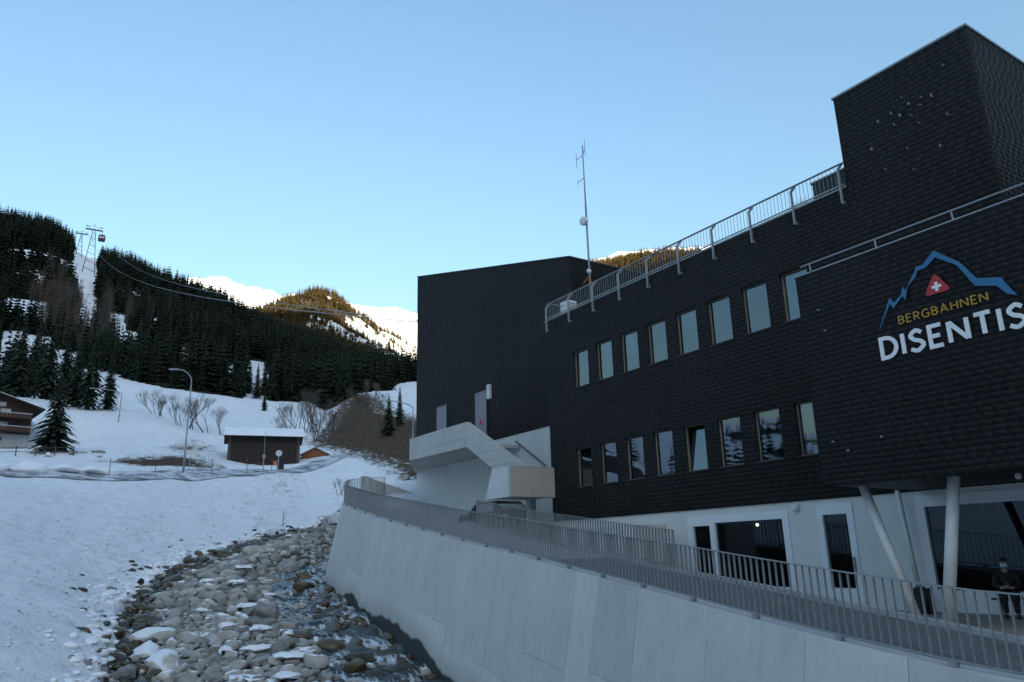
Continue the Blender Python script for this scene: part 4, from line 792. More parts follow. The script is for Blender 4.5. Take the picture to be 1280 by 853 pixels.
# ---------------------------------------------------------------- company sign
sg=thing('company_sign','sign of white and gold letters under a blue mountain outline','sign',(-7.8,15.95,4))
YS=15.935
def stroke(g,pts,w,k,closed=False):
    P=[Vector((p[0],0,p[1])) for p in pts]; n=len(P); Lf=[];Rt=[]
    for i in range(n):
        a=P[i-1] if (i>0 or closed) else None; b=P[(i+1)%n] if (i<n-1 or closed) else None
        d1=(P[i]-a).normalized() if a is not None else None; d2=(b-P[i]).normalized() if b is not None else None
        d1=d1 or d2; d2=d2 or d1; n1=Vector((-d1.z,0,d1.x)); n2=Vector((-d2.z,0,d2.x)); m_=(n1+n2); m_=m_.normalized() if m_.length>1e-6 else n1
        s=w/2/max(.35,m_.dot(n1)); Lf.append(P[i]+m_*s); Rt.append(P[i]-m_*s)
    y0=YS-.0025*k; y1=YS+.03
    for i in range(n if closed else n-1):
        j=(i+1)%n; q=[Rt[i],Rt[j],Lf[j],Lf[i]]; g.hexa([(v.x,y0,v.z) for v in q]+[(v.x,y1,v.z) for v in q])
def crom(P,n=6):
    o=[]; Q=[P[0]]+P+[P[-1]]
    for i in range(1,len(Q)-2):
        for t in np.arange(0,1,1/n):
            a,b,c,d=[np.array(q,float) for q in Q[i-1:i+3]]; o.append(tuple(.5*((2*b)+(-a+c)*t+(2*a-5*b+4*c-d)*t*t+(-a+3*b-3*c+d)*t**3)))
    return o+[P[-1]]
def arc(cx,cz,rx,rz,a0,a1,n=12): return [(cx+rx*math.cos(rad(a0+(a1-a0)*i/n)),cz+rz*math.sin(rad(a0+(a1-a0)*i/n))) for i in range(n+1)]
GL={'D':(.62,[[(0,0),(0,1),(.2,1)]+arc(.2,.5,.42,.5,90,-90,14)[1:]],True),'I':(.0,[[(0,0),(0,1)]],False),
'S':(.5,[crom([(.48,.86),(.27,1),(.04,.80),(.16,.57),(.40,.44),(.50,.22),(.25,0),(.0,.13)],6)],False),
'E':(.45,[[(.45,1),(0,1),(0,0),(.45,0)],[(0.07,.5),(.38,.5)]],False),'N':(.66,[[(0,0),(0,1)],[(.66,0),(.66,1)],[(.03,.96),(.63,.04)]],False),'T':(.56,[[(0,1),(.56,1)],[(.28,.05),(.28,.93)]],False),
'B':(.5,[[(0,0),(0,1),(.25,1)]+arc(.25,.76,.2,.24,90,-90,8)[1:]+[(.04,.52)],[(.25,.5)]+arc(.27,.25,.24,.25,90,-90,8)[1:]+[(.04,0)]],False),
'R':(.5,[[(0,0),(0,1),(.25,1)]+arc(.25,.74,.23,.26,90,-90,8)[1:]+[(.04,.48)],[(.25,.46),(.5,0)]],False),
'G':(.68,[arc(.38,.5,.38,.5,48,322,18)+[(.70,.44),(.42,.44)]],False),'A':(.7,[[(0,0),(.35,1),(.7,0)],[(.13,.3),(.57,.3)]],False),'H':(.6,[[(0,0),(0,1)],[(.6,0),(.6,1)],[(.06,.5),(.54,.5)]],False)}
def text(s,x0,x1,z0,H,sw,gap,mat_):
    ws=[GL[c][0]+sw for c in s]; tot=sum(ws)+gap*(len(s)-1); kx=(x1-x0)/(tot*H); x=x0
    for c,w in zip(s,ws):
        g=G(); _,strokes,cl=GL[c]
        for k,pl in enumerate(strokes): stroke(g,[(x+(p[0]+sw/2)*H*kx,z0+(sw/2+p[1]*(1-sw))*H) for p in pl],sw*H,k,cl)
        o=g.build('letter',mat_,sg); o['label']='letter '+c; x+=(w+gap)*H*kx
text('DISENTIS',-9.26,-6.24,3.95,.53,.165,.13,'letter_white'); text('BERGBAHNEN',-8.735,-6.85,4.655,.19,.12,.20,'letter_gold')
MT=[(-9.215,4.626),(-8.849,5.308),(-8.76,5.176),(-8.581,5.294),(-8.507,5.479),(-8.472,5.364),(-8.181,5.741),(-8.157,5.812),(-7.992,5.816),(-7.723,6.043),(-7.257,5.622),(-6.987,5.169),(-6.721,5.099),(-6.555,5.055),(-6.336,4.609),(-6.501,4.697),(-6.666,4.914),(-7.04,5.021),(-7.156,5.241),(-7.31,5.565),(-7.722,5.886),(-7.951,5.724),(-8.139,5.714),(-8.208,5.585),(-8.412,5.437),(-8.502,5.16),(-8.55,5.266),(-8.794,5.051),(-8.859,5.175)]
g=G(); g.prism([(x,YS,z) for x,z in MT],(0,.03,0)); g.build('mountain_outline','letter_blue',sg)
def rnd_tri(c,r): 
    o=[]
    for k in range(3):
        a=math.pi/2-k*2*math.pi/3
        for t in (-50,-25,0,25,50): o.append((c[0]+.78*r*math.cos(a)+.2*r*math.cos(a-rad(t)),YS,c[1]+.72*r*math.sin(a)+.2*r*math.sin(a-rad(t))))
    return o
g=G(); g.prism(rnd_tri((-7.80,5.255),.285),(0,.03,0)); g.build('red_triangle','red_paint',sg)
g=G(); cx,cz,a_,b_=-7.795,5.25,.032,.10; g.prism([(cx+u,YS-.006,cz+v) for u,v in ((-a_,-b_),(a_,-b_),(a_,-a_),(b_,-a_),(b_,a_),(a_,a_),(a_,b_),(-a_,b_),(-a_,a_),(-b_,a_),(-b_,-a_),(-a_,-a_))],(0,.005,0)); g.build('white_cross','letter_white',sg)
# ---------------------------------------------------------------- things on the terrace
sh=thing('concrete_shelter','low pale concrete entrance box between the ramp railing and the facade','shelter',(-21,17.8,-1.6))
g=G(); g.box(-23.6,-19.25,17.2,18.7,-.35,.84); g.build('roof_block','base_concrete',sh)
g=G(); g.box(-23.5,-23.2,17.3,18.6,-1.66,-.352); g.build('support','base_concrete',sh)
g=G(); g.box(-19.7,-19.4,18.3,18.6,-1.66,-.352); g.build('support','base_concrete',sh)
bn=thing('litter_bin','small black bin at the foot of the rain pipe','bin',(-11.25,19.4,-1.66)); x,y=-11.2,19.35
g=G(); g.prism([(x-.17,y-.15,-1.655),(x+.17,y-.15,-1.655),(x+.2,y-.15,-1.12),(x-.2,y-.15,-1.12)],(0,.3,0)); g.build('body','black_plastic',bn); g=G(); g.box(x-.22,x+.22,y-.17,y+.17,-1.118,-1.06); g.box(x-.1,x+.1,y-.05,y+.05,-1.06,-1.02); g.build('lid','black_plastic',bn)
g=G(); g.box(x+.22,x+.27,y-.1,y+.1,-1.64,-1.3); g.build('pedal_box','black_plastic',bn)
# parked car under the landing
cz=max(.95,gz1(-31.3,19.4)); cr=thing('parked_car','dark parked car half hidden under the concrete stair landing','car',(-31.3,19.3,cz))
def loft(rings,name,mt,par):
    g=G(); n=len(rings[0])
    for r_ in rings: g.v+=[tuple(p) for p in r_]
    for i in range(len(rings)-1):
        for j in range(n): l=(j+1)%n; g.f.append((i*n+j,i*n+l,(i+1)*n+l,(i+1)*n+j))
    g.f.append(tuple(range(n-1,-1,-1))); g.f.append(tuple((len(rings)-1)*n+j for j in range(n))); return g.build(name,mt,par,False)
x0,x1,y0,y1=-33.4,-29.3,18.45,20.15; R=lambda x,z0,z1,i:[(x,y0+i,cz+z0),(x,y1-i,cz+z0),(x,y1-i,cz+z1),(x,y0+i,cz+z1)]
loft([R(x0,.35,.75,.1),R(x0+.3,.25,.92,0),R(x1-.3,.25,.95,0),R(x1,.35,.8,.08)],'body','car_paint',cr)
loft([R(x0+1.0,.9,.95,.05),R(x0+1.6,.9,1.42,.18),R(x1-.7,.9,1.44,.18),R(x1-.12,.9,.97,.06)],'cabin','car_paint',cr)
g=G(); g.quad((x1-.17,y0+.16,cz+1.02),(x1-.17,y1-.16,cz+1.02),(x1-.655,y1-.24,cz+1.40),(x1-.655,y0+.24,cz+1.40)); g.quad((x0+1.7,y0+.135,cz+1.0),(x1-.85,y0+.135,cz+1.0),(x1-.95,y0+.17,cz+1.36),(x0+1.8,y0+.17,cz+1.36)); g.build('window','window_light',cr)  # pale opaque panes, the sky reflection is put into their colour
for xx in (x0+.8,x1-.8):
    for yy in (y0+.02,y1-.22):
        g=G(); g.cyl((xx,yy,cz+.31),(xx,yy+.2,cz+.31),.31,.31,18); w_=g.build('wheel','rubber',cr); g=G(); g.cyl((xx,yy-.01,cz+.31),(xx,yy+.21,cz+.31),.19,.19,12); g.build('rim','galvanised',w_)
for yy in (y0+.1,y1-.35): g=G(); g.box(x1-.06,x1+.02,yy,yy+.25,cz+.68,cz+.8); g.build('headlight','sign_white',cr)
# ---------------------------------------------------------------- trees
def conifer_arrays(seed,layers,blades,seg,trunk=True,slim=.17):
    """unit-height spruce: drooping ragged boughs in whorls"""
    rg=np.random.default_rng(seed); V=[];F=[]
    def add(P,T): k=len(V); V.extend(P); F.extend([(a+k,b+k,c+k) for a,b,c in T])
    for i in range(layers):
        t=(i+.3*rg.uniform())/layers; z=.07+.9*t; r=slim*(1-t)**.85*(1+.25*rg.normal()*.5)+.012; ph=rg.uniform(0,6.28)
        for b in range(blades):
            a=ph+2*math.pi*b/blades+rg.normal()*.22; L=r*rg.uniform(.65,1.2); w=L*(rg.uniform(.34,.55) if seg==1 else rg.uniform(.2,.34))+.006; dr=L*rg.uniform(.25,.6); ca,sa=math.cos(a),math.sin(a)
            if seg==1:
                add([(0,0,z+.03),(L*.6*ca-w*sa,L*.6*sa+w*ca,z-dr*.4),(L*ca,L*sa,z-dr),(L*.6*ca+w*sa,L*.6*sa-w*ca,z-dr*.4)],[(0,1,2),(0,2,3)])
            else:
                P=[(0,0,z+.02)];T=[]
                for s in range(1,seg+1):
                    u=s/seg; ww=w*(1-u*.85)*(.55+.45*(s%2))*(1+.3*rg.normal()); zz=z-dr*u*u+.02*(1-u)+rg.normal()*.004
                    P+=[(L*u*ca-ww*sa,L*u*sa+ww*ca,zz-ww*.5),(L*u*ca,L*u*sa,zz),(L*u*ca+ww*sa,L*u*sa-ww*ca,zz-ww*.5)]
                T+=[(0,1,2),(0,2,3)]
                for s in range(seg-1):
                    p=1+3*s; q=p+3; T+=[(p,q,q+1),(p,q+1,p+1),(p+1,q+1,q+2),(p+1,q+2,p+2)]
                add(P,T)
    add([(.012,0,.93),(-.006,.01,.93),(-.006,-.01,.93),(0,0,1.02)],[(0,1,3),(1,2,3),(2,0,3)])
    return np.array(V),np.array(F)
def trunk_g(h,r):
    g=G(); g.cyl((0,0,-.03*h),(0,0,.5*h),r,r*.55,7); g.cyl((0,0,.5*h),(0,0,.95*h),r*.55,r*.1,6); return g
CON=[]
for s in range(3):
    v,f=conifer_arrays(300+s,30,10,4,slim=(.16,.14,.18)[s]); me=npmesh('crown',v,f); me.materials.append(MAT['needles']); tm=trunk_g(1,.018).mesh('trunk'); tm.materials.append(MAT['bark']); CON.append((me,tm))
def pine(x,y,h,label,group=None,k=None,name='pine_tree',wx=1):
    e=thing(name,label,'tree',(x,y,gz1(x,y)-.2),group); cm,tm=CON[random.randrange(3) if k is None else k]
    for nm,m_ in (('trunk',tm),('crown',cm)): o=bpy.data.objects.new(nm,m_); COL.objects.link(o); o.parent=e
    e.scale=(h*wx,h*wx,h); e.rotation_euler=(0,0,random.uniform(0,6.28)); return e
pine(-99,3.4,9.2,'thick dark spruce standing in front of the wooden chalet',k=2,wx=1.45)
for x,y,h in ((-148,9.5,15),(-152,7.5,12.5),(-149,12.5,11)): pine(x,y,h,'tall dark spruce rising behind the smooth snow meadow above the chalet','spruces behind the meadow edge',wx=1.15)
for x,y,h in ((-165,3.5,15),(-172,-1.5,17),(-178,6.5,16),(-160,-6,15),(-185,1,17),(-190,9,15),(-168,-9,16)): pine(x,y,h,'dark spruce in the group behind the chalet roof','spruces behind the chalet',wx=1.1)
pine(-193.6,51.5,5.6,'small lone fir on the open snow slope below the forest',k=1,wx=1.2)
pine(-113.4,50.2,7,'short dark spruce on the brown slope beside the station',k=0,wx=1.3); pine(-124,57,7.5,'slim dark spruce further up the brown slope beside the station',k=1)
# conifers along the lower edge of the forest
edge=np.array([(-292,17),(-255,24),(-231,32),(-223,43),(-220,58),(-224,74),(-187,72)],float); er=resample(edge,2.2)
for i,(x,y) in enumerate(er):
    u=np.array((x,y)); u=u/np.linalg.norm(u); o_=random.uniform(3,30); x2,y2=x+u[0]*o_,y+u[1]*o_
    if 55<i<62: continue
    pine(x2,y2,random.uniform(10,16),'dark conifer at the lower edge of the mountain forest above the snow slope','conifers at the forest edge')
def scatter(n,dlo,dhi,alo,ahi,fn):
    r=np.sqrt(RNG.uniform(dlo**2,dhi**2,n)); a=np.radians(RNG.uniform(alo,ahi,n)); x=-np.cos(a)*r; y=np.sin(a)*r
    k=RNG.uniform(0,1,n)<fn(x,y); return x[k],y[k]
def plant(name,variants,x,y,h,mat_,label,cat,wmul=1.):
    z=ground(x,y)-.4; Vs=[];Fs=[];k=0
    for q,(v,f) in enumerate(variants):
        ii=np.arange(q,len(x),len(variants)); 
        if not len(ii): continue
        a=RNG.uniform(0,6.28,len(ii)); c,s=np.cos(a)[:,None],np.sin(a)[:,None]; H=h[ii][:,None]; W=H*(RNG.uniform(.8,1.25,len(ii))[:,None])*wmul
        px_=(v[:,0]*c-v[:,1]*s)*W+x[ii][:,None]; py_=(v[:,0]*s+v[:,1]*c)*W+y[ii][:,None]; pz_=v[:,2]*H+z[ii][:,None]
        P=np.stack([px_,py_,pz_],-1); Vs.append(P.reshape(-1,3)); Fs.append((f[None]+np.arange(len(ii))[:,None,None]*len(v)).reshape(-1,3)+k); k+=P.shape[0]*P.shape[1]
    o=mk(name,npmesh(name,np.concatenate(Vs),np.concatenate(Fs)),mat_); o['kind']='stuff'; return tag(o,label,cat)
midv=[conifer_arrays(400+s,10,6,1,slim=.14) for s in range(5)]; farv=[conifer_arrays(500+s,8,5,1,slim=.15) for s in range(4)]
x1_,y1_=scatter(34000,215,1120,-24,30,lambda x,y:np.where(forest(x,y)>.5,1,.0)*np.where(np.hypot(x,y)<450,1.,.62)*np.where(inpoly(x,y,LARCH[0]),.25,1))
d1_=np.hypot(x1_,y1_); nr_=d1_<560
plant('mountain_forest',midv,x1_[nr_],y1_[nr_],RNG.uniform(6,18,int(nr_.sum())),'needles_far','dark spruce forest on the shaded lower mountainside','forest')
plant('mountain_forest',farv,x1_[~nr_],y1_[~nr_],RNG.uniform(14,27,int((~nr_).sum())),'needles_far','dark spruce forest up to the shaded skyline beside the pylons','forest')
x2_,y2_=scatter(21000,1120,2230,11,56,forest); plant('ridge_forest',farv,x2_,y2_,RNG.uniform(16,27,len(x2_)),'ridge_needles_sunlit','sunlit conifers on the far ridge above the shade line','forest',1.15)
x3_,y3_=scatter(4200,260,1300,-110,-30,forest); plant('valley_forest',farv,x3_,y3_,RNG.uniform(14,24,len(x3_)),'needles_far','conifer woods down the valley beyond the chalet','forest',1.1)
# bare broadleaf trees
def bare_tree(seed,depth=5,thin=1.,tri=True):
    rg=random.Random(seed); g=G(); ns=3
    def grow(p,d,L,r,k):
        q=p+d*L; g.cyl(p,q,r,r*.68,4 if k>2 else 3,False)
        if k==0: return
        n_=rg.choice((2,3,3)) if k>1 else 3
        for i in range(n_):
            ax=Vector((rg.gauss(0,1),rg.gauss(0,1),rg.gauss(0,.4))).normalized(); nd=(d+ax*rg.uniform(.3,.65)+Vector((0,0,.3))).normalized(); grow(q if i<2 else p.lerp(q,rg.uniform(.5,.9)),nd,L*rg.uniform(.62,.85),r*.6,k-1)
    
    for i in range(ns): grow(Vector((rg.gauss(0,.03),rg.gauss(0,.03),0)),Vector((rg.gauss(0,.28),rg.gauss(0,.28),1)).normalized(),.2,.016*thin,depth)
    return g
BT=[]
for s in range(4):
    g=bare_tree(40+s,6,.5); zs_=[v[2] for v in g.v]; k=1/max(zs_); g.v=[(a*k,b*k,c*k) for a,b,c in g.v]
    nt_=4+4*0; trunk=G(); trunk.v=g.v[:8]; trunk.f=g.f[:4]; br_=G(); br_.v=g.v[8:]; br_.f=[tuple(i-8 for i in f) for f in g.f[4:]]
    a=trunk.mesh('trunk'); b_=br_.mesh('crown'); a.materials.append(MAT['twig']); b_.materials.append(MAT['twig']); BT.append((a,b_,g))
def baretree(x,y,h,label,group,name='bare_tree',wx=1.,dz=0):
    e=thing(name,label,'tree',(x,y,gz1(x,y)-.15+dz),group); a,b_,_=random.choice(BT)
    for nm,m_ in (('trunk',a),('crown',b_)): o=bpy.data.objects.new(nm,m_); COL.objects.link(o); o.parent=e
    e.scale=(h*wx,h*wx,h); e.rotation_euler=(0,0,random.uniform(0,6.28)); return e
for x,y,h in ((-141,23,6),(-139.5,25,7),(-136.5,26.6,6.5),(-134,29,5)): baretree(x,y,h,'bare leafless tree in the clump on the snow behind the barn','bare trees left of the barn',wx=1.2)
for x,y,h in ((-154,20.5,5),(-152,22,4.6),(-149,21,3.6),(-147,25,2.8)): baretree(x,y,h,'bare shrub high on the snow meadow under the forest track','bare shrubs on the meadow',name='bare_shrub',wx=1.3)
for x,y,h in ((-132,42,8),(-128,39.5,7),(-137,45,9),(-130,44.5,7),(-125,36.5,4.5),(-122,41,6)): baretree(x,y,h,'pale bare tree between the barn and the brown slope','bare trees right of the barn',wx=1.1)
for i in range(24):
    t=random.random(); x=-112-t*95; y=40+t*42+random.uniform(-7,9); baretree(x,y,random.uniform(2.2,5.5),'grey bare tree rooted on the brown hillside above the stream','bare trees on the brown hillside',wx=.9)
for x,y,h in ((-74,106,9),(-71.5,106,11),(-69,104,12),(-67,108,13),(-64,104,14),(-72.5,110,10)): baretree(x,y,h,'bare treetop showing behind the roof terrace railing','bare trees behind the roof',wx=1.1)
for x,y,h in ((-51.5,24.8,1.2),(-53,25.5,1.5),(-49.8,24.6,1.1),(-55,26,1.6),(-66.5,25,1.8),(-57.8,20.8,1.5),(-48.3,22.8,.9)): baretree(x,y,h,'low leafless twigs of a shrub on the snow by the wall head','twigs by the wall head',name='bare_shrub',wx=1.6)
# larch woods on the shaded hill
lv=[]
for s in range(4):
    rg=np.random.default_rng(70+s); V=[];F=[]
    for i in range(46):
        t=rg.uniform(.12,1); a=rg.uniform(0,6.28); L=.17*(1-t)**.7*rg.uniform(.5,1.2)+.02; z=t; w=.006; k=len(V)
        V+=[(0,0,z-w),(0,0,z+w),(L*math.cos(a),L*math.sin(a),z+L*rg.uniform(.1,.7)),]; F+=[(k,k+1,k+2)]
    k=len(V); V+=[(.009,0,0),(-.005,.008,0),(-.005,-.008,0),(0,0,1)]; F+=[(k,k+1,k+3),(k+1,k+2,k+3),(k+2,k,k+3)]; lv.append((np.array(V),np.array(F)))
xl,yl_=scatter(9000,300,760,-5,12,lambda x,y:np.where(inpoly(x,y,LARCH[0]),.55,.03)*(forest(x,y)>.5)); plant('larch_wood',lv,xl,yl_,RNG.uniform(11,19,len(xl)),'twig_far','grey brown leafless larches among the dark spruces','forest',1.1)
# dry grass and litter sticking out of the bank
gv=[]
for s in range(3):
    rg=np.random.default_rng(90+s); V=[];F=[]
    for i in range(14): a=rg.uniform(0,6.28); l=rg.uniform(.4,1); k=len(V); bx,by=rg.normal(0,.18,2); V+=[(bx-.02,by,0),(bx+.02,by,0),(bx+.5*l*math.cos(a),by+.5*l*math.sin(a),l)]; F+=[(k,k+1,k+2)]
    gv.append((np.array(V),np.array(F)))
ax_=[];ay_=[]
for cx,cy,sx_,sy_,n_ in ((-75,21.5,3.0,1.3,70),(-71,21,2.0,.8,40),(-66,18.6,2.5,1,14),(-45,2.0,3,1,10),(-52,7.5,3,1.5,14),(-62,9,5,2,14),(-40,3.2,5,.7,14),(-48,8.6,4,.5,16),(-56,15.8,3,.6,16),(-33,2.4,4,.6,10),(-36,1.2,6,1.6,45),(-46,4,6,2.2,45),(-55,10,4,3,40),(-64,16,4,3,40)):
    ax_+=list(RNG.normal(cx,sx_,n_)); ay_+=list(RNG.normal(cy,sy_,n_))
for P_,n_ in ((BROWN[0],3200),(BROWN[1],420),(BROWN[2],260)):
    q_=np.array(P_,float); bx_=RNG.uniform(q_[:,0].min(),q_[:,0].max(),n_*4); by_=RNG.uniform(q_[:,1].min(),q_[:,1].max(),n_*4); k_=inpoly(bx_,by_,P_); ax_+=list(bx_[k_][:n_]); ay_+=list(by_[k_][:n_])
ax_,ay_=np.array(ax_),np.array(ay_); ok=(ay_<yl(ax_)-.1)|(ax_<-64); ax_,ay_=ax_[ok],ay_[ok]; z_=ground(ax_,ay_)
Vs=[];Fs=[];k=0
for i in range(len(ax_)):
    v,f=gv[i%3]; s=random.uniform(.18,.5)*(1 if i<420 else 1.6); Vs.append(v*np.array((s*1.3,s*1.3,s*.8))+np.array((ax_[i],ay_[i],z_[i]-.02))); Fs.append(f+k); k+=len(v)
o=mk('dry_grass',npmesh('dry_grass',np.concatenate(Vs),np.concatenate(Fs)),'dry_grass'); o['kind']='stuff'; tag(o,'tufts of dry brown grass poking through the snow bank','grass')
# ---------------------------------------------------------------- barn, chalet, hut
def frame_of(a,b): # local axes along a->b
    u=(Vector((b[0],b[1],0))-Vector((a[0],a[1],0))); L=u.length; u.normalize(); return u,Vector((-u.y,u.x,0)),L
def P3(o,u,w,s,t,z): p=Vector((o[0],o[1],0))+u*s+w*t; return (p.x,p.y,z)
ba=(-103.4,23.3); bb=(-101.3,31.9); u,w,L=frame_of(ba,bb); w=w if w.dot(Vector((-1,.2,0)))>0 else -w; zb=11.9
barn=thing('barn','dark weathered timber barn with snow covered roof beside the road','barn',(-100,27,zb))
D=6.0; ze=zb+4.3
g=G(); g.prism([P3(ba,u,w,.12,.12,zb-2.5),P3(ba,u,w,L-.12,.12,zb-2.5),P3(ba,u,w,L-.12,.12,ze),P3(ba,u,w,.12,.12,ze)],w*(D-.24)); g.build('wall_core','old_wood',barn)
nl=15
for i in range(nl):
    z0=zb-.35+i*(ze-zb+.3)/nl; h_=(ze-zb+.3)/nl-.025
    g=G(); o1,o2=random.uniform(-.02,.03),random.uniform(-.02,.02); g.prism([P3(ba,u,w,-.15,o1,z0),P3(ba,u,w,L+.12,o1,z0),P3(ba,u,w,L+.12,o1,z0+h_),P3(ba,u,w,-.15,o1,z0+h_)],w*.2); g.build('log','old_wood',barn)
    g=G(); g.prism([P3(ba,u,w,L-.1+o2,0.26,z0+.03),P3(ba,u,w,L-.1+o2,D,z0+.03),P3(ba,u,w,L-.1+o2,D,z0+h_+.03),P3(ba,u,w,L-.1+o2,.26,z0+h_+.03)],u*.2); g.build('log','old_wood',barn)
zr_=ze+1.0
for s,t0,t1,za,zc in ((0,-.9,D/2,ze-.38,zr_),(1,D+.9,D/2,ze-.38,zr_)):
    g=G(); g.hexa([P3(ba,u,w,-.8,t0,za),P3(ba,u,w,L+.8,t0,za),P3(ba,u,w,L+.8,t1,zc),P3(ba,u,w,-.8,t1,zc),P3(ba,u,w,-.8,t0,za+.12),P3(ba,u,w,L+.8,t0,za+.12),P3(ba,u,w,L+.8,t1,zc+.12),P3(ba,u,w,-.8,t1,zc+.12)]); rf=g.build('roof','old_wood',barn)
    g=G(); g.hexa([P3(ba,u,w,-.78,t0,za+.123),P3(ba,u,w,L+.78,t0,za+.123),P3(ba,u,w,L+.78,t1,zc+.123),P3(ba,u,w,-.78,t1,zc+.123),P3(ba,u,w,-.7,t0+(.06 if s==0 else -.06),za+.28),P3(ba,u,w,L+.7,t0+(.06 if s==0 else -.06),za+.28),P3(ba,u,w,L+.7,t1,zc+.42),P3(ba,u,w,-.7,t1,zc+.42)]); g.build('snow_cover','snow',rf)
for s in (-.1,L-.25): g=G(); g.prism([P3(ba,u,w,s,-.08,zb-.8),P3(ba,u,w,s+.3,-.08,zb-.8),P3(ba,u,w,s+.3,-.08,ze),P3(ba,u,w,s,-.08,ze)],w*.12); g.build('corner_post','twig',barn)
g=G(); g.prism([P3(ba,u,w,L+.2,.5,ze),P3(ba,u,w,L+.2,D-.5,ze),P3(ba,u,w,L+.2,D/2,zr_-.1)],u*-.15); g.build('gable','old_wood',barn)
for s,h_,mt in ((1.8,.35,'stone'),(5.6,.8,'orange_paint'),(3.4,.7,'chalet_wood'),(7.9,.5,'tan_wood')):
    e=tag(mk('crate',(lambda g:(g.prism([P3(ba,u,w,s,-.55,zb-.1),P3(ba,u,w,s+.9,-.55,zb-.1),P3(ba,u,w,s+.82,-.55,zb+h_),P3(ba,u,w,s+.06,-.55,zb+h_)],w*.4),g.mesh('crate'))[1])(G()),mt),{'stone':'pale box standing against the barn wall','orange_paint':'rusty red box against the barn wall','chalet_wood':'dark red trough against the barn wall','tan_wood':'light timber stack at the barn corner'}[mt],'box')
# chalet
cz=17.4; ca=(-131,-11.7); cb=(-133,1.4); u,w,L=frame_of(ca,cb); w=w if w.x<0 else -w; ch=thing('chalet','brown timber chalet with balconies and a low gabled roof','house',(-135,-7,cz))
def cq(s,t,z): return P3(ca,u,w,s,t,cz+z*.77)
g=G(); g.prism([cq(0,0,1.9),cq(L,0,1.9),cq(L,0,7.4),cq(L/2,0,9.8),cq(0,0,7.4)],w*10); g.build('timber_wall','chalet_wood',ch)
g=G(); g.prism([cq(.03,.06,-2),cq(L-.03,.06,-2),cq(L-.03,.06,1.88),cq(.03,.06,1.88)],w*9.9); g.build('plinth','kerb_stone',ch)
for s0,s1,z0,z1 in ((-1.3,L/2,6.65,9.9),(L+1.3,L/2,6.65,9.9)):
    g=G(); g.hexa([cq(s0,-1.6,z0),cq(s1,-1.6,z1),cq(s1,10.8,z1),cq(s0,10.8,z0),cq(s0,-1.6,z0+.22),cq(s1,-1.6,z1+.22),cq(s1,10.8,z1+.22),cq(s0,10.8,z0+.22)]); rf=g.build('roof','old_wood',ch)
    g=G(); g.hexa([cq(s0,-1.45,z0+.225),cq(s1,-1.45,z1+.225),cq(s1,10.7,z1+.225),cq(s0,10.7,z0+.225),cq(s0,-1.4,z0+.36),cq(s1,-1.4,z1+.36),cq(s1,10.6,z1+.36),cq(s0,10.6,z0+.36)]); g.build('snow_cover','snow',rf)
for z0,s0 in ((2.2,5.5),(4.7,5.8)):
    g=G(); g.prism([cq(s0,-1.3,z0),cq(L-.2,-1.3,z0),cq(L-.2,-1.3,z0+.12),cq(s0,-1.3,z0+.12)],w*1.28); bl=g.build('balcony','old_wood',ch)
    g=G(); g.prism([cq(s0,-1.3,z0+.95),cq(L-.2,-1.3,z0+.95),cq(L-.2,-1.3,z0+1.08),cq(s0,-1.3,z0+1.08)],w*.2); g.build('handrail','window_light',bl)
    for k in range(16):
        sx_=s0+.05+k*(L-.35-s0)/16; g=G(); g.prism([cq(sx_,-1.28,z0+.12),cq(sx_+(L-.35-s0)/16-.06,-1.28,z0+.12),cq(sx_+(L-.35-s0)/16-.06,-1.28,z0+.94),cq(sx_,-1.28,z0+.94)],w*.05); g.build('plank','chalet_wood',bl)
for s0,s1,z0,z1 in ((1.0,2.2,2.6,4.0),(3.4,4.7,2.5,4.2),(3.4,4.7,4.9,6.3),(3.3,4.8,7.0,8.4),(6.8,7.7,7.2,8.2),(9.0,9.7,7.1,7.8),(7.6,8.8,5.5,6.6),(9.2,10.4,5.5,6.6),(7.9,9.0,3.0,4.1),(9.2,10.2,3.0,4.1)):
    g=G(); g.prism([cq(s0-.1,-.05,z0-.1),cq(s1+.1,-.05,z0-.1),cq(s1+.1,-.05,z1+.1),cq(s0-.1,-.05,z1+.1)],w*.04); wn=g.build('window','tan_wood',ch)
    g=G(); g.quad(cq(s0,-.06,z0),cq((s0+s1)/2-.03,-.06,z0),cq((s0+s1)/2-.03,-.06,z1),cq(s0,-.06,z1)); g.quad(cq((s0+s1)/2+.03,-.06,z0),cq(s1,-.06,z0),cq(s1,-.06,z1),cq((s0+s1)/2+.03,-.06,z1)); g.build('pane','window_light',wn)
g=G(); g.prism([cq(6.9,0.02,.55),cq(9.8,0.02,.55),cq(9.8,0.02,1.2),cq(6.9,0.02,1.2)],w*.03); g.build('cellar_window','black_plastic',ch)
# small orange roofed hut
hz=gz1(-103.8,34.8); ht=thing('hut','tiny hut with an orange brown gable beyond the barn','hut',(-103.8,34.8,hz)); ha=(-104.5,33.2); u,w,L=frame_of(ha,(-102.6,36.6)); w=w if w.x<0 else -w
g=G(); g.prism([P3(ha,u,w,.2,0,hz-1),P3(ha,u,w,L-.2,0,hz-1),P3(ha,u,w,L-.2,0,hz+.35),P3(ha,u,w,L/2,0,hz+1.25),P3(ha,u,w,.2,0,hz+.35)],w*3); g.build('gable','hut_wood',ht)
for s0 in (-.1,L+.1): g=G(); g.hexa([P3(ha,u,w,s0,-.3,hz+.30),P3(ha,u,w,L/2,-.3,hz+1.32),P3(ha,u,w,L/2,3.3,hz+1.32),P3(ha,u,w,s0,3.3,hz+.30),P3(ha,u,w,s0,-.3,hz+.37),P3(ha,u,w,L/2,-.3,hz+1.39),P3(ha,u,w,L/2,3.3,hz+1.39),P3(ha,u,w,s0,3.3,hz+.37)]); g.build('roof','window_light',ht)
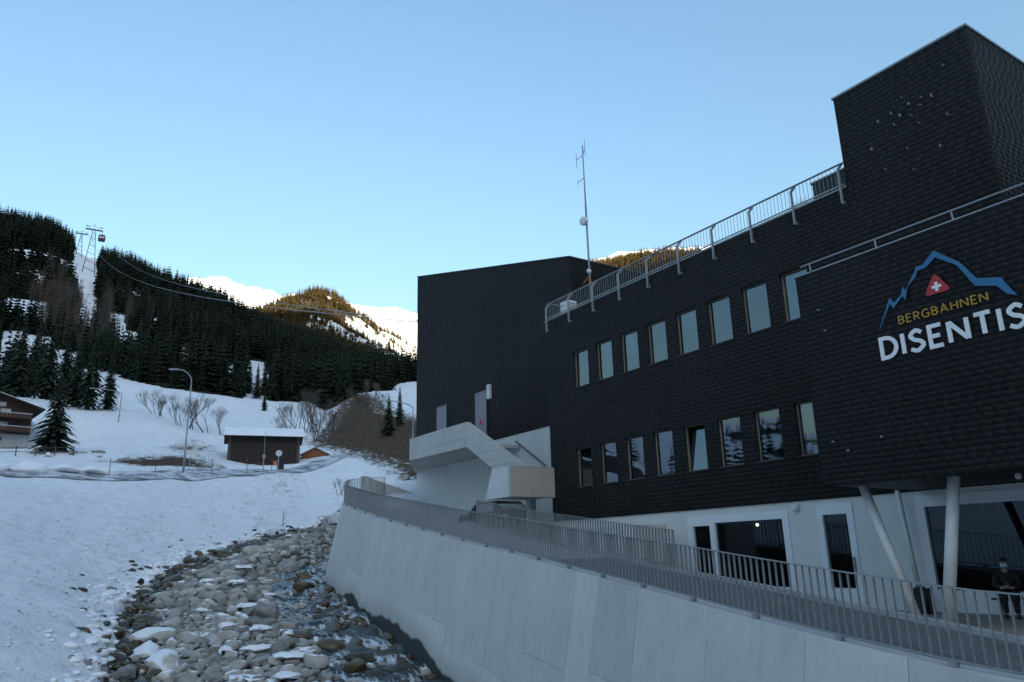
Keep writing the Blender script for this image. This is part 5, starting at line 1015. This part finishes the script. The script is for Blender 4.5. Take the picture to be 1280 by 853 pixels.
# ---------------------------------------------------------------- lamps, signs, stakes
def lamp(x,y,h,reach,ang,label,r=.09,base=None):
    z=gz1(x,y) if base is None else base; e=thing('street_lamp',label,'street lamp',(x,y,z)); dx,dy=math.cos(ang),math.sin(ang)
    g=G(); g.cyl((x,y,z-.3),(x,y,z+h*.55),r,r*.8,10); g.cyl((x,y,z+h*.55),(x,y,z+h*.88),r*.8,r*.6,10); g.build('pole','galvanised',e,True)
    pts=[]
    for k in range(9): t=k/8; pts.append((x+dx*reach*(1-math.cos(t*1.57)) if k else x,y+dy*reach*(1-math.cos(t*1.57)) if k else y,z+h*.88+h*.12*math.sin(t*1.57)))
    g=G(); g.tube(pts,r*.6,8); g.build('arm','galvanised',e,True); p=Vector(pts[-1]); d=Vector((dx,dy,-.04)); s_=Vector((-dy,dx,0))
    g=G(); g.hexa([p+d*0-s_*.12-Vector((0,0,.06)),p+d*.8-s_*.14-Vector((0,0,.06)),p+d*.8+s_*.14-Vector((0,0,.06)),p+s_*.12-Vector((0,0,.06)),p-s_*.08+Vector((0,0,.06)),p+d*.75-s_*.07+Vector((0,0,.05)),p+d*.75+s_*.07+Vector((0,0,.05)),p+s_*.08+Vector((0,0,.06))]); g.build('lamp_head','galvanised',e); return e
lamp(-72.4,12.6,9.3,1.2,math.atan2(-.98,-.15),'tall curved street lamp beside the snowy road')
lamp(-139.6,13.6,5.4,4.0,math.atan2(-1,-.05),'curved lamp arm in front of the dark spruces above the meadow')
lamp(-71.1,34.2,6.6,3.0,math.atan2(-.99,-.2),'street lamp with long arm at the foot of the brown slope')
def post_sign(x,y,h,label,kind):
    z=gz1(x,y); e=thing('road_sign',label,'sign',(x,y,z)); g=G(); g.cyl((x,y,z-.3),(x,y,z+h),.035,.035,8); g.build('post','galvanised',e)
    f=Vector((-x,-y,0)).normalized(); s_=Vector((-f.y,f.x,0)); c=Vector((x,y,z+h-.1))+f*.05
    if kind=='round':
        g=G(); g.cyl(c,c+f*.02,.33,.33,24); d_=g.build('plate','window_light',e); g=G(); g.cyl(c+f*.021,c+f*.024,.22,.22,20); g.build('inner_disc','sign_white',d_); g=G(); g.sphere(c+f*.03,.06,8,5); g.build('mark','black_plastic',d_)
    else:
        g=G(); g.obox(c,s_*.45,f*.015,(0,0,.25)); g.build('plate','sign_white',e)
post_sign(-80.0,23.1,2.0,'round traffic sign on a post before the barn','round'); post_sign(-73.6,13.3,1.75,'small pale rectangular sign beside the street lamp','rect')
x,y=-77.5,20.9; z=gz1(x,y); e=thing('utility_pole','thin grey pole with a small box before the barn','pole',(x,y,z)); g=G(); g.cyl((x,y,z-.3),(x,y,z+1.9),.06,.05,8); g.cyl((x,y,z+1.9),(x,y,z+4.1),.03,.02,6); g.build('pole','galvanised',e); g=G(); g.box(x-.1,x+.12,y-.12,y+.12,z+1.5,z+1.85); g.build('box','galvanised',e)
x,y=-84.3,24.6; z=gz1(x,y); e=thing('waste_container','dark upright container behind the round sign','container',(x,y,z)); g=G(); g.prism([(x-.25,y-.3,z-.1),(x+.25,y-.3,z-.1),(x+.3,y-.35,z+1.15),(x-.3,y-.35,z+1.15)],(0,.6,0)); g.build('body','black_plastic',e); g=G(); g.box(x-.33,x+.33,y-.4,y+.33,z+1.153,z+1.24); g.build('lid','black_plastic',e)
for x,y in ((-70.8,10.1),(-76.6,19.1),(-66.0,6.2),(-62,-1),(-79.2,22.2),(-73.4,15.2)):
    z=gz1(x,y); e=thing('snow_stake','thin snow stake at the road edge','stake',(x,y,z),'snow stakes along the road'); g=G(); g.cyl((x,y,z-.3),(x,y,z+1.15),.03,.025,6); g.build('rod','twig',e); g=G(); g.cyl((x,y,z+1.152),(x,y,z+1.35),.032,.032,6); g.build('top_band','orange_paint',e)
x,y=-57.5,17.2; z=gz1(x,y); o=tag(mk('stick',(lambda g:(g.cyl((x,y,z-.2),(x+.03,y,z+1.1),.035,.02,6),g.cyl((x,y,z+.5),(x+.2,y+.1,z+.75),.015,.01,5),g.mesh('stick'))[-1])(G()),'twig'),'thin stick standing in the snow above the stream','stick')
# fence of posts and rails by the chalet
fz=thing('fence','low rail fence along the snow below the chalet','fence',(-92,-1,9)); pr=None
for k in range(8):
    x=-93-k*.3; y=-7+k*1.75; z=gz1(x,y); g=G(); g.cyl((x,y,z-.3),(x,y,z+1.0),.06,.05,6); g.build('post','twig',fz)
    if pr:
        for h_ in (.45,.85): g=G(); g.cyl((pr[0],pr[1],pr[2]+h_),(x,y,z+h_),.035,.035,5); g.build('rail','twig',fz)
    pr=(x,y,z)
# ploughed heaps, rubble by the chalet spruce
for x,y,r in ((-62,-3,1.0),(-62.8,-1.2,.9),(-63.5,.8,1.1),(-65,3.2,.9),(-66.2,5.0,1.0),(-67.5,6.4,.7)):
    o=bpy.data.objects.new('snow_heap',ST['stone_snowy'][random.randrange(6)].copy()); o.data.materials.clear(); o.data.materials.append(MAT['snow']); COL.objects.link(o); o.location=(x,y,gz1(x,y)+.1); o.scale=(r*1.1,r*1.3,r*.8); o.rotation_euler=(0,0,random.uniform(0,6)); tag(o,'ploughed heap of snow along the road','snow','snow heaps along the road')
for i in range(16):
    x=-97+random.uniform(-3,4); y=4.6+random.uniform(-4,4.5); r=random.uniform(.25,.6)
    o=bpy.data.objects.new('boulder',ST['stone_snowy' if i%3 else 'stone'][random.randrange(6)]); COL.objects.link(o); o.location=(x,y,gz1(x,y)+r*.1); o.scale=(r*1.2,r,r); o.rotation_euler=(0,0,random.uniform(0,6)); tag(o,'boulder in the snowy rubble below the chalet spruce','boulder','rubble below the chalet')
# ---------------------------------------------------------------- cableway
def pylon(x,y,h,wb,label,r,wa):
    z=gz1(x,y); e=thing('cableway_pylon',label,'pylon',(x,y,z)); f=Vector((-x,-y,0)).normalized(); s=Vector((-f.y,f.x,0)); B=Vector((x,y,z))
    tops=[]
    for a in (-1,1):
        for b in (-1,1):
            p=B+s*wb*a+f*wb*b; p.z=gz1(p.x,p.y)-.5; q=B+s*wb*.2*a+f*wb*.2*b+Vector((0,0,h*.86)); g=G(); g.cyl(p,q,r*1.2,r*.9,5); g.build('leg','steel_dark',e); tops.append((a,b,p,q))
    for k in (.12,.3,.48,.66,.82):
        g=G(); c=[]
        for (a,b) in ((-1,-1),(1,-1),(1,1),(-1,1)):
            p,q=[(t[2],t[3]) for t in tops if t[0]==a and t[1]==b][0]; c.append(p.lerp(q,k))
        for i in range(4): g.cyl(c[i],c[(i+1)%4],r*.5,r*.5,4)
        if k>.6:
            c2=[]
            for (a,b) in ((-1,-1),(1,-1),(1,1),(-1,1)):
                p,q=[(t[2],t[3]) for t in tops if t[0]==a and t[1]==b][0]; c2.append(p.lerp(q,min(1,k+.17)))
            for i in range(4): g.cyl(c[i],c2[(i+1)%4],r*.4,r*.4,4)
        g.build('brace','steel_dark',e)
    hd=B+Vector((0,0,h*.88))
    g=G(); g.obox(hd,s*wa,f*.7,(0,0,.45)); g.build('cross_arm','steel_dark',e)
    g=G(); g.cyl(hd,hd+Vector((0,0,h*.12)),r*.7,r*.5,5); g.cyl(hd+Vector((0,0,h*.11)),hd+s*wa*.7,r*.4,r*.4,4); g.cyl(hd+Vector((0,0,h*.11)),hd-s*wa*.7,r*.4,r*.4,4); g.obox(hd+s*wa*.8+Vector((0,0,h*.06)),s*wa*.25,f*.3,(0,0,.25)); g.obox(hd-s*wa*.8+Vector((0,0,h*.06)),s*wa*.25,f*.3,(0,0,.25)); g.build('head_frame','steel_dark',e)
    return B,s,f,hd,wa
B,s,f,hd,wa=pylon(-722,33.5,47,5.0,'nearer and taller lattice cableway pylon on the snowy clearing',.26,6.6)
B2,s2,f2,hd2,wa2=pylon(-905,30.5,30,3.0,'farther lattice cableway pylon at the top of the clearing',.28,6.0)
gp=hd+s*wa*(1 if (s.y>0) else -1)*1.0; gn=thing('gondola','dark cable car cabin hanging at the pylon arm','gondola',tuple(gp)); g=G(); g.cyl(gp+Vector((0,0,0)),gp+Vector((0,0,-4.2)),.22,.22,5); g.build('hanger','galvanised',gn)
g=G(); c=gp+Vector((0,0,-7.6)); g.prism([c+s*2.6+Vector((0,0,-2.6)),c+s*2.9,c+s*2.3+Vector((0,0,3)),c-s*2.3+Vector((0,0,3)),c-s*2.9,c-s*2.6+Vector((0,0,-2.6))],f*3.2); cb_=g.build('cabin','slate_core',gn)
g=G(); g.obox(c+f*3.22+Vector((0,0,.7)),s*2.1,f*.01,(0,0,.9)); g.build('window','window_light',cb_)
def cable(a,b,sag,r,label,n=60):
    a,b=Vector(a),Vector(b); pts=[]
    for i in range(n+1): t=i/n; t=t*t*(3-2*t)*.3+t*.7; p=a.lerp(b,t); p.z-=sag*4*t*(1-t); pts.append(p)
    g=G()
    for p,q in zip(pts[:-1],pts[1:]): g.cyl(p,q,r,r,5,False)
    tag(g.build('cable','door_grey'),label,'cable','ropes of the cableway')
sgn=1 if s.y>0 else -1
for k,(o_,lb) in enumerate(((1,'pair of cableway ropes sagging from the pylon to the station, right track'),(-1,'pair of cableway ropes sagging from the pylon to the station, left track'))):
    a=hd+s*wa*o_*sgn+Vector((0,0,.5)); cable(a,(-46.5-k*1.2,27.5+k*-2.6,16.3+k*.2),13+k*2,.048,lb)
    cable(hd2+s2*wa2*o_*sgn,a,4,.06,'cableway rope between the two pylons',20)
# ---------------------------------------------------------------- seated person
def skin(name,verts,edges,root,mt,parent,sub=2):
    me=bpy.data.meshes.new(name); me.from_pydata([v[:3] for v in verts],edges,[]); o=mk(name,me,mt,parent,local=True)
    md=o.modifiers.new('skin','SKIN'); md.use_smooth_shade=True; md.branch_smoothing=.6; sv=me.skin_vertices[0].data
    for i,v in enumerate(verts): r=v[3]; sv[i].radius=(r,r) if not isinstance(r,tuple) else r; sv[i].use_root=(i==root)
    ss=o.modifiers.new('sub','SUBSURF'); ss.levels=sub; ss.render_levels=sub; return o
pe=thing('person','person in dark cap, face mask and black jacket sitting with a phone','person',(-9.05,19.15,-1.66)); pe.rotation_euler=(0,0,rad(22))
# local: y- is forward
B_=[(0,.33,.52,.13),(0,.30,.72,.125),(0,.25,.92,.135),(0,.20,1.04,.06),(0,.17,1.10,.055),(0,.13,1.22,.085),(0,.11,1.27,.07),
 (.09,.30,.52,.10),(.11,-.06,.54,.075),(.11,-.02,.30,.058),(.11,.02,.09,.042),(.12,-.10,.045,.04),
 (-.09,.30,.52,.10),(-.11,-.06,.54,.075),(-.11,-.02,.30,.058),(-.11,.02,.09,.042),(-.12,-.10,.045,.04),
 (.18,.23,.96,.065),(.25,.16,.72,.048),(.10,-.08,.66,.036),(.05,-.13,.67,.032),
 (-.18,.23,.96,.065),(-.25,.16,.72,.048),(-.10,-.08,.66,.036),(-.05,-.13,.67,.032)]
E_=[(0,1),(1,2),(2,3),(3,4),(4,5),(5,6),(0,7),(7,8),(8,9),(9,10),(10,11),(0,12),(12,13),(13,14),(14,15),(15,16),(2,17),(17,18),(18,19),(19,20),(2,21),(21,22),(22,23),(23,24)]
body=skin('body',B_,E_,0,'skin',pe)
cl=lambda ids,k:[(B_[i][0],B_[i][1],B_[i][2],B_[i][3]*k if not isinstance(B_[i][3],tuple) else B_[i][3]) for i in ids]
j=[0,1,2,3,17,18,19,21,22,23]; ed=[(0,1),(1,2),(2,3),(2,4),(4,5),(5,6),(2,7),(7,8),(8,9)]; skin('jacket',cl(j,1.28),ed,0,'black_cloth',body)
j=[0,7,8,9,10,12,13,14,15]; ed=[(0,1),(1,2),(2,3),(3,4),(0,5),(5,6),(6,7),(7,8)]; skin('trousers',cl(j,1.25),ed,0,'black_cloth',body)
for sx_ in (.12,-.12): skin('shoe',[(sx_,.05,.06,.055),(sx_,-.05,.05,.055),(sx_,-.17,.035,.045)],[(0,1),(1,2)],0,'black_plastic',body)
skin('cap',[(0,.13,1.215,.104),(0,.12,1.28,.094),(0,.12,1.325,.06)],[(0,1),(1,2)],0,'black_cloth',body)
skin('face_mask',[(-.06,.10,1.14,.04),(0,.05,1.135,.05),(.06,.10,1.14,.04)],[(0,1),(1,2)],1,'mask_cloth',body)
for sgx in (1,-1):
    for k in range(4):
        y0_=-.14-.012*k*0; skin('finger',[(sgx*.045,-.15,.655+.018*k,.010),(sgx*.02,-.175,.66+.018*k,.0095),(sgx*-.005+.008*sgx,-.178,.664+.018*k,.008)],[(0,1),(1,2)],0,'skin',body,1)
    skin('thumb',[(sgx*.055,-.12,.70,.012),(sgx*.035,-.135,.735,.010),(sgx*.018,-.15,.745,.009)],[(0,1),(1,2)],0,'skin',body,1)
g=G(); g.box(-.038,.038,-.166,-.158,.64,.785); ph=mk('phone',g.mesh('phone'),'black_plastic'); ph.location=pe.location; ph.rotation_euler=pe.rotation_euler; tag(ph,'black phone held in both hands of the seated person','phone')
# bench the person sits on
bt=thing('bench','black slatted bench in front of the glazed front','bench',(-8.6,19.6,-1.66)); bt.rotation_euler=(0,0,rad(8))
for k in range(3): g=G(); g.box(-.95,.95,-.2+k*.14,-.08+k*.14,.38,.415); mk('seat_slat',g.mesh('seat_slat'),'black_plastic',bt,local=True)
for x in (-.8,.8):
    for y in (-.15,.18): g=G(); g.box(x-.025,x+.025,y-.025,y+.025,.004,.378); mk('leg',g.mesh('leg'),'black_plastic',bt,local=True)
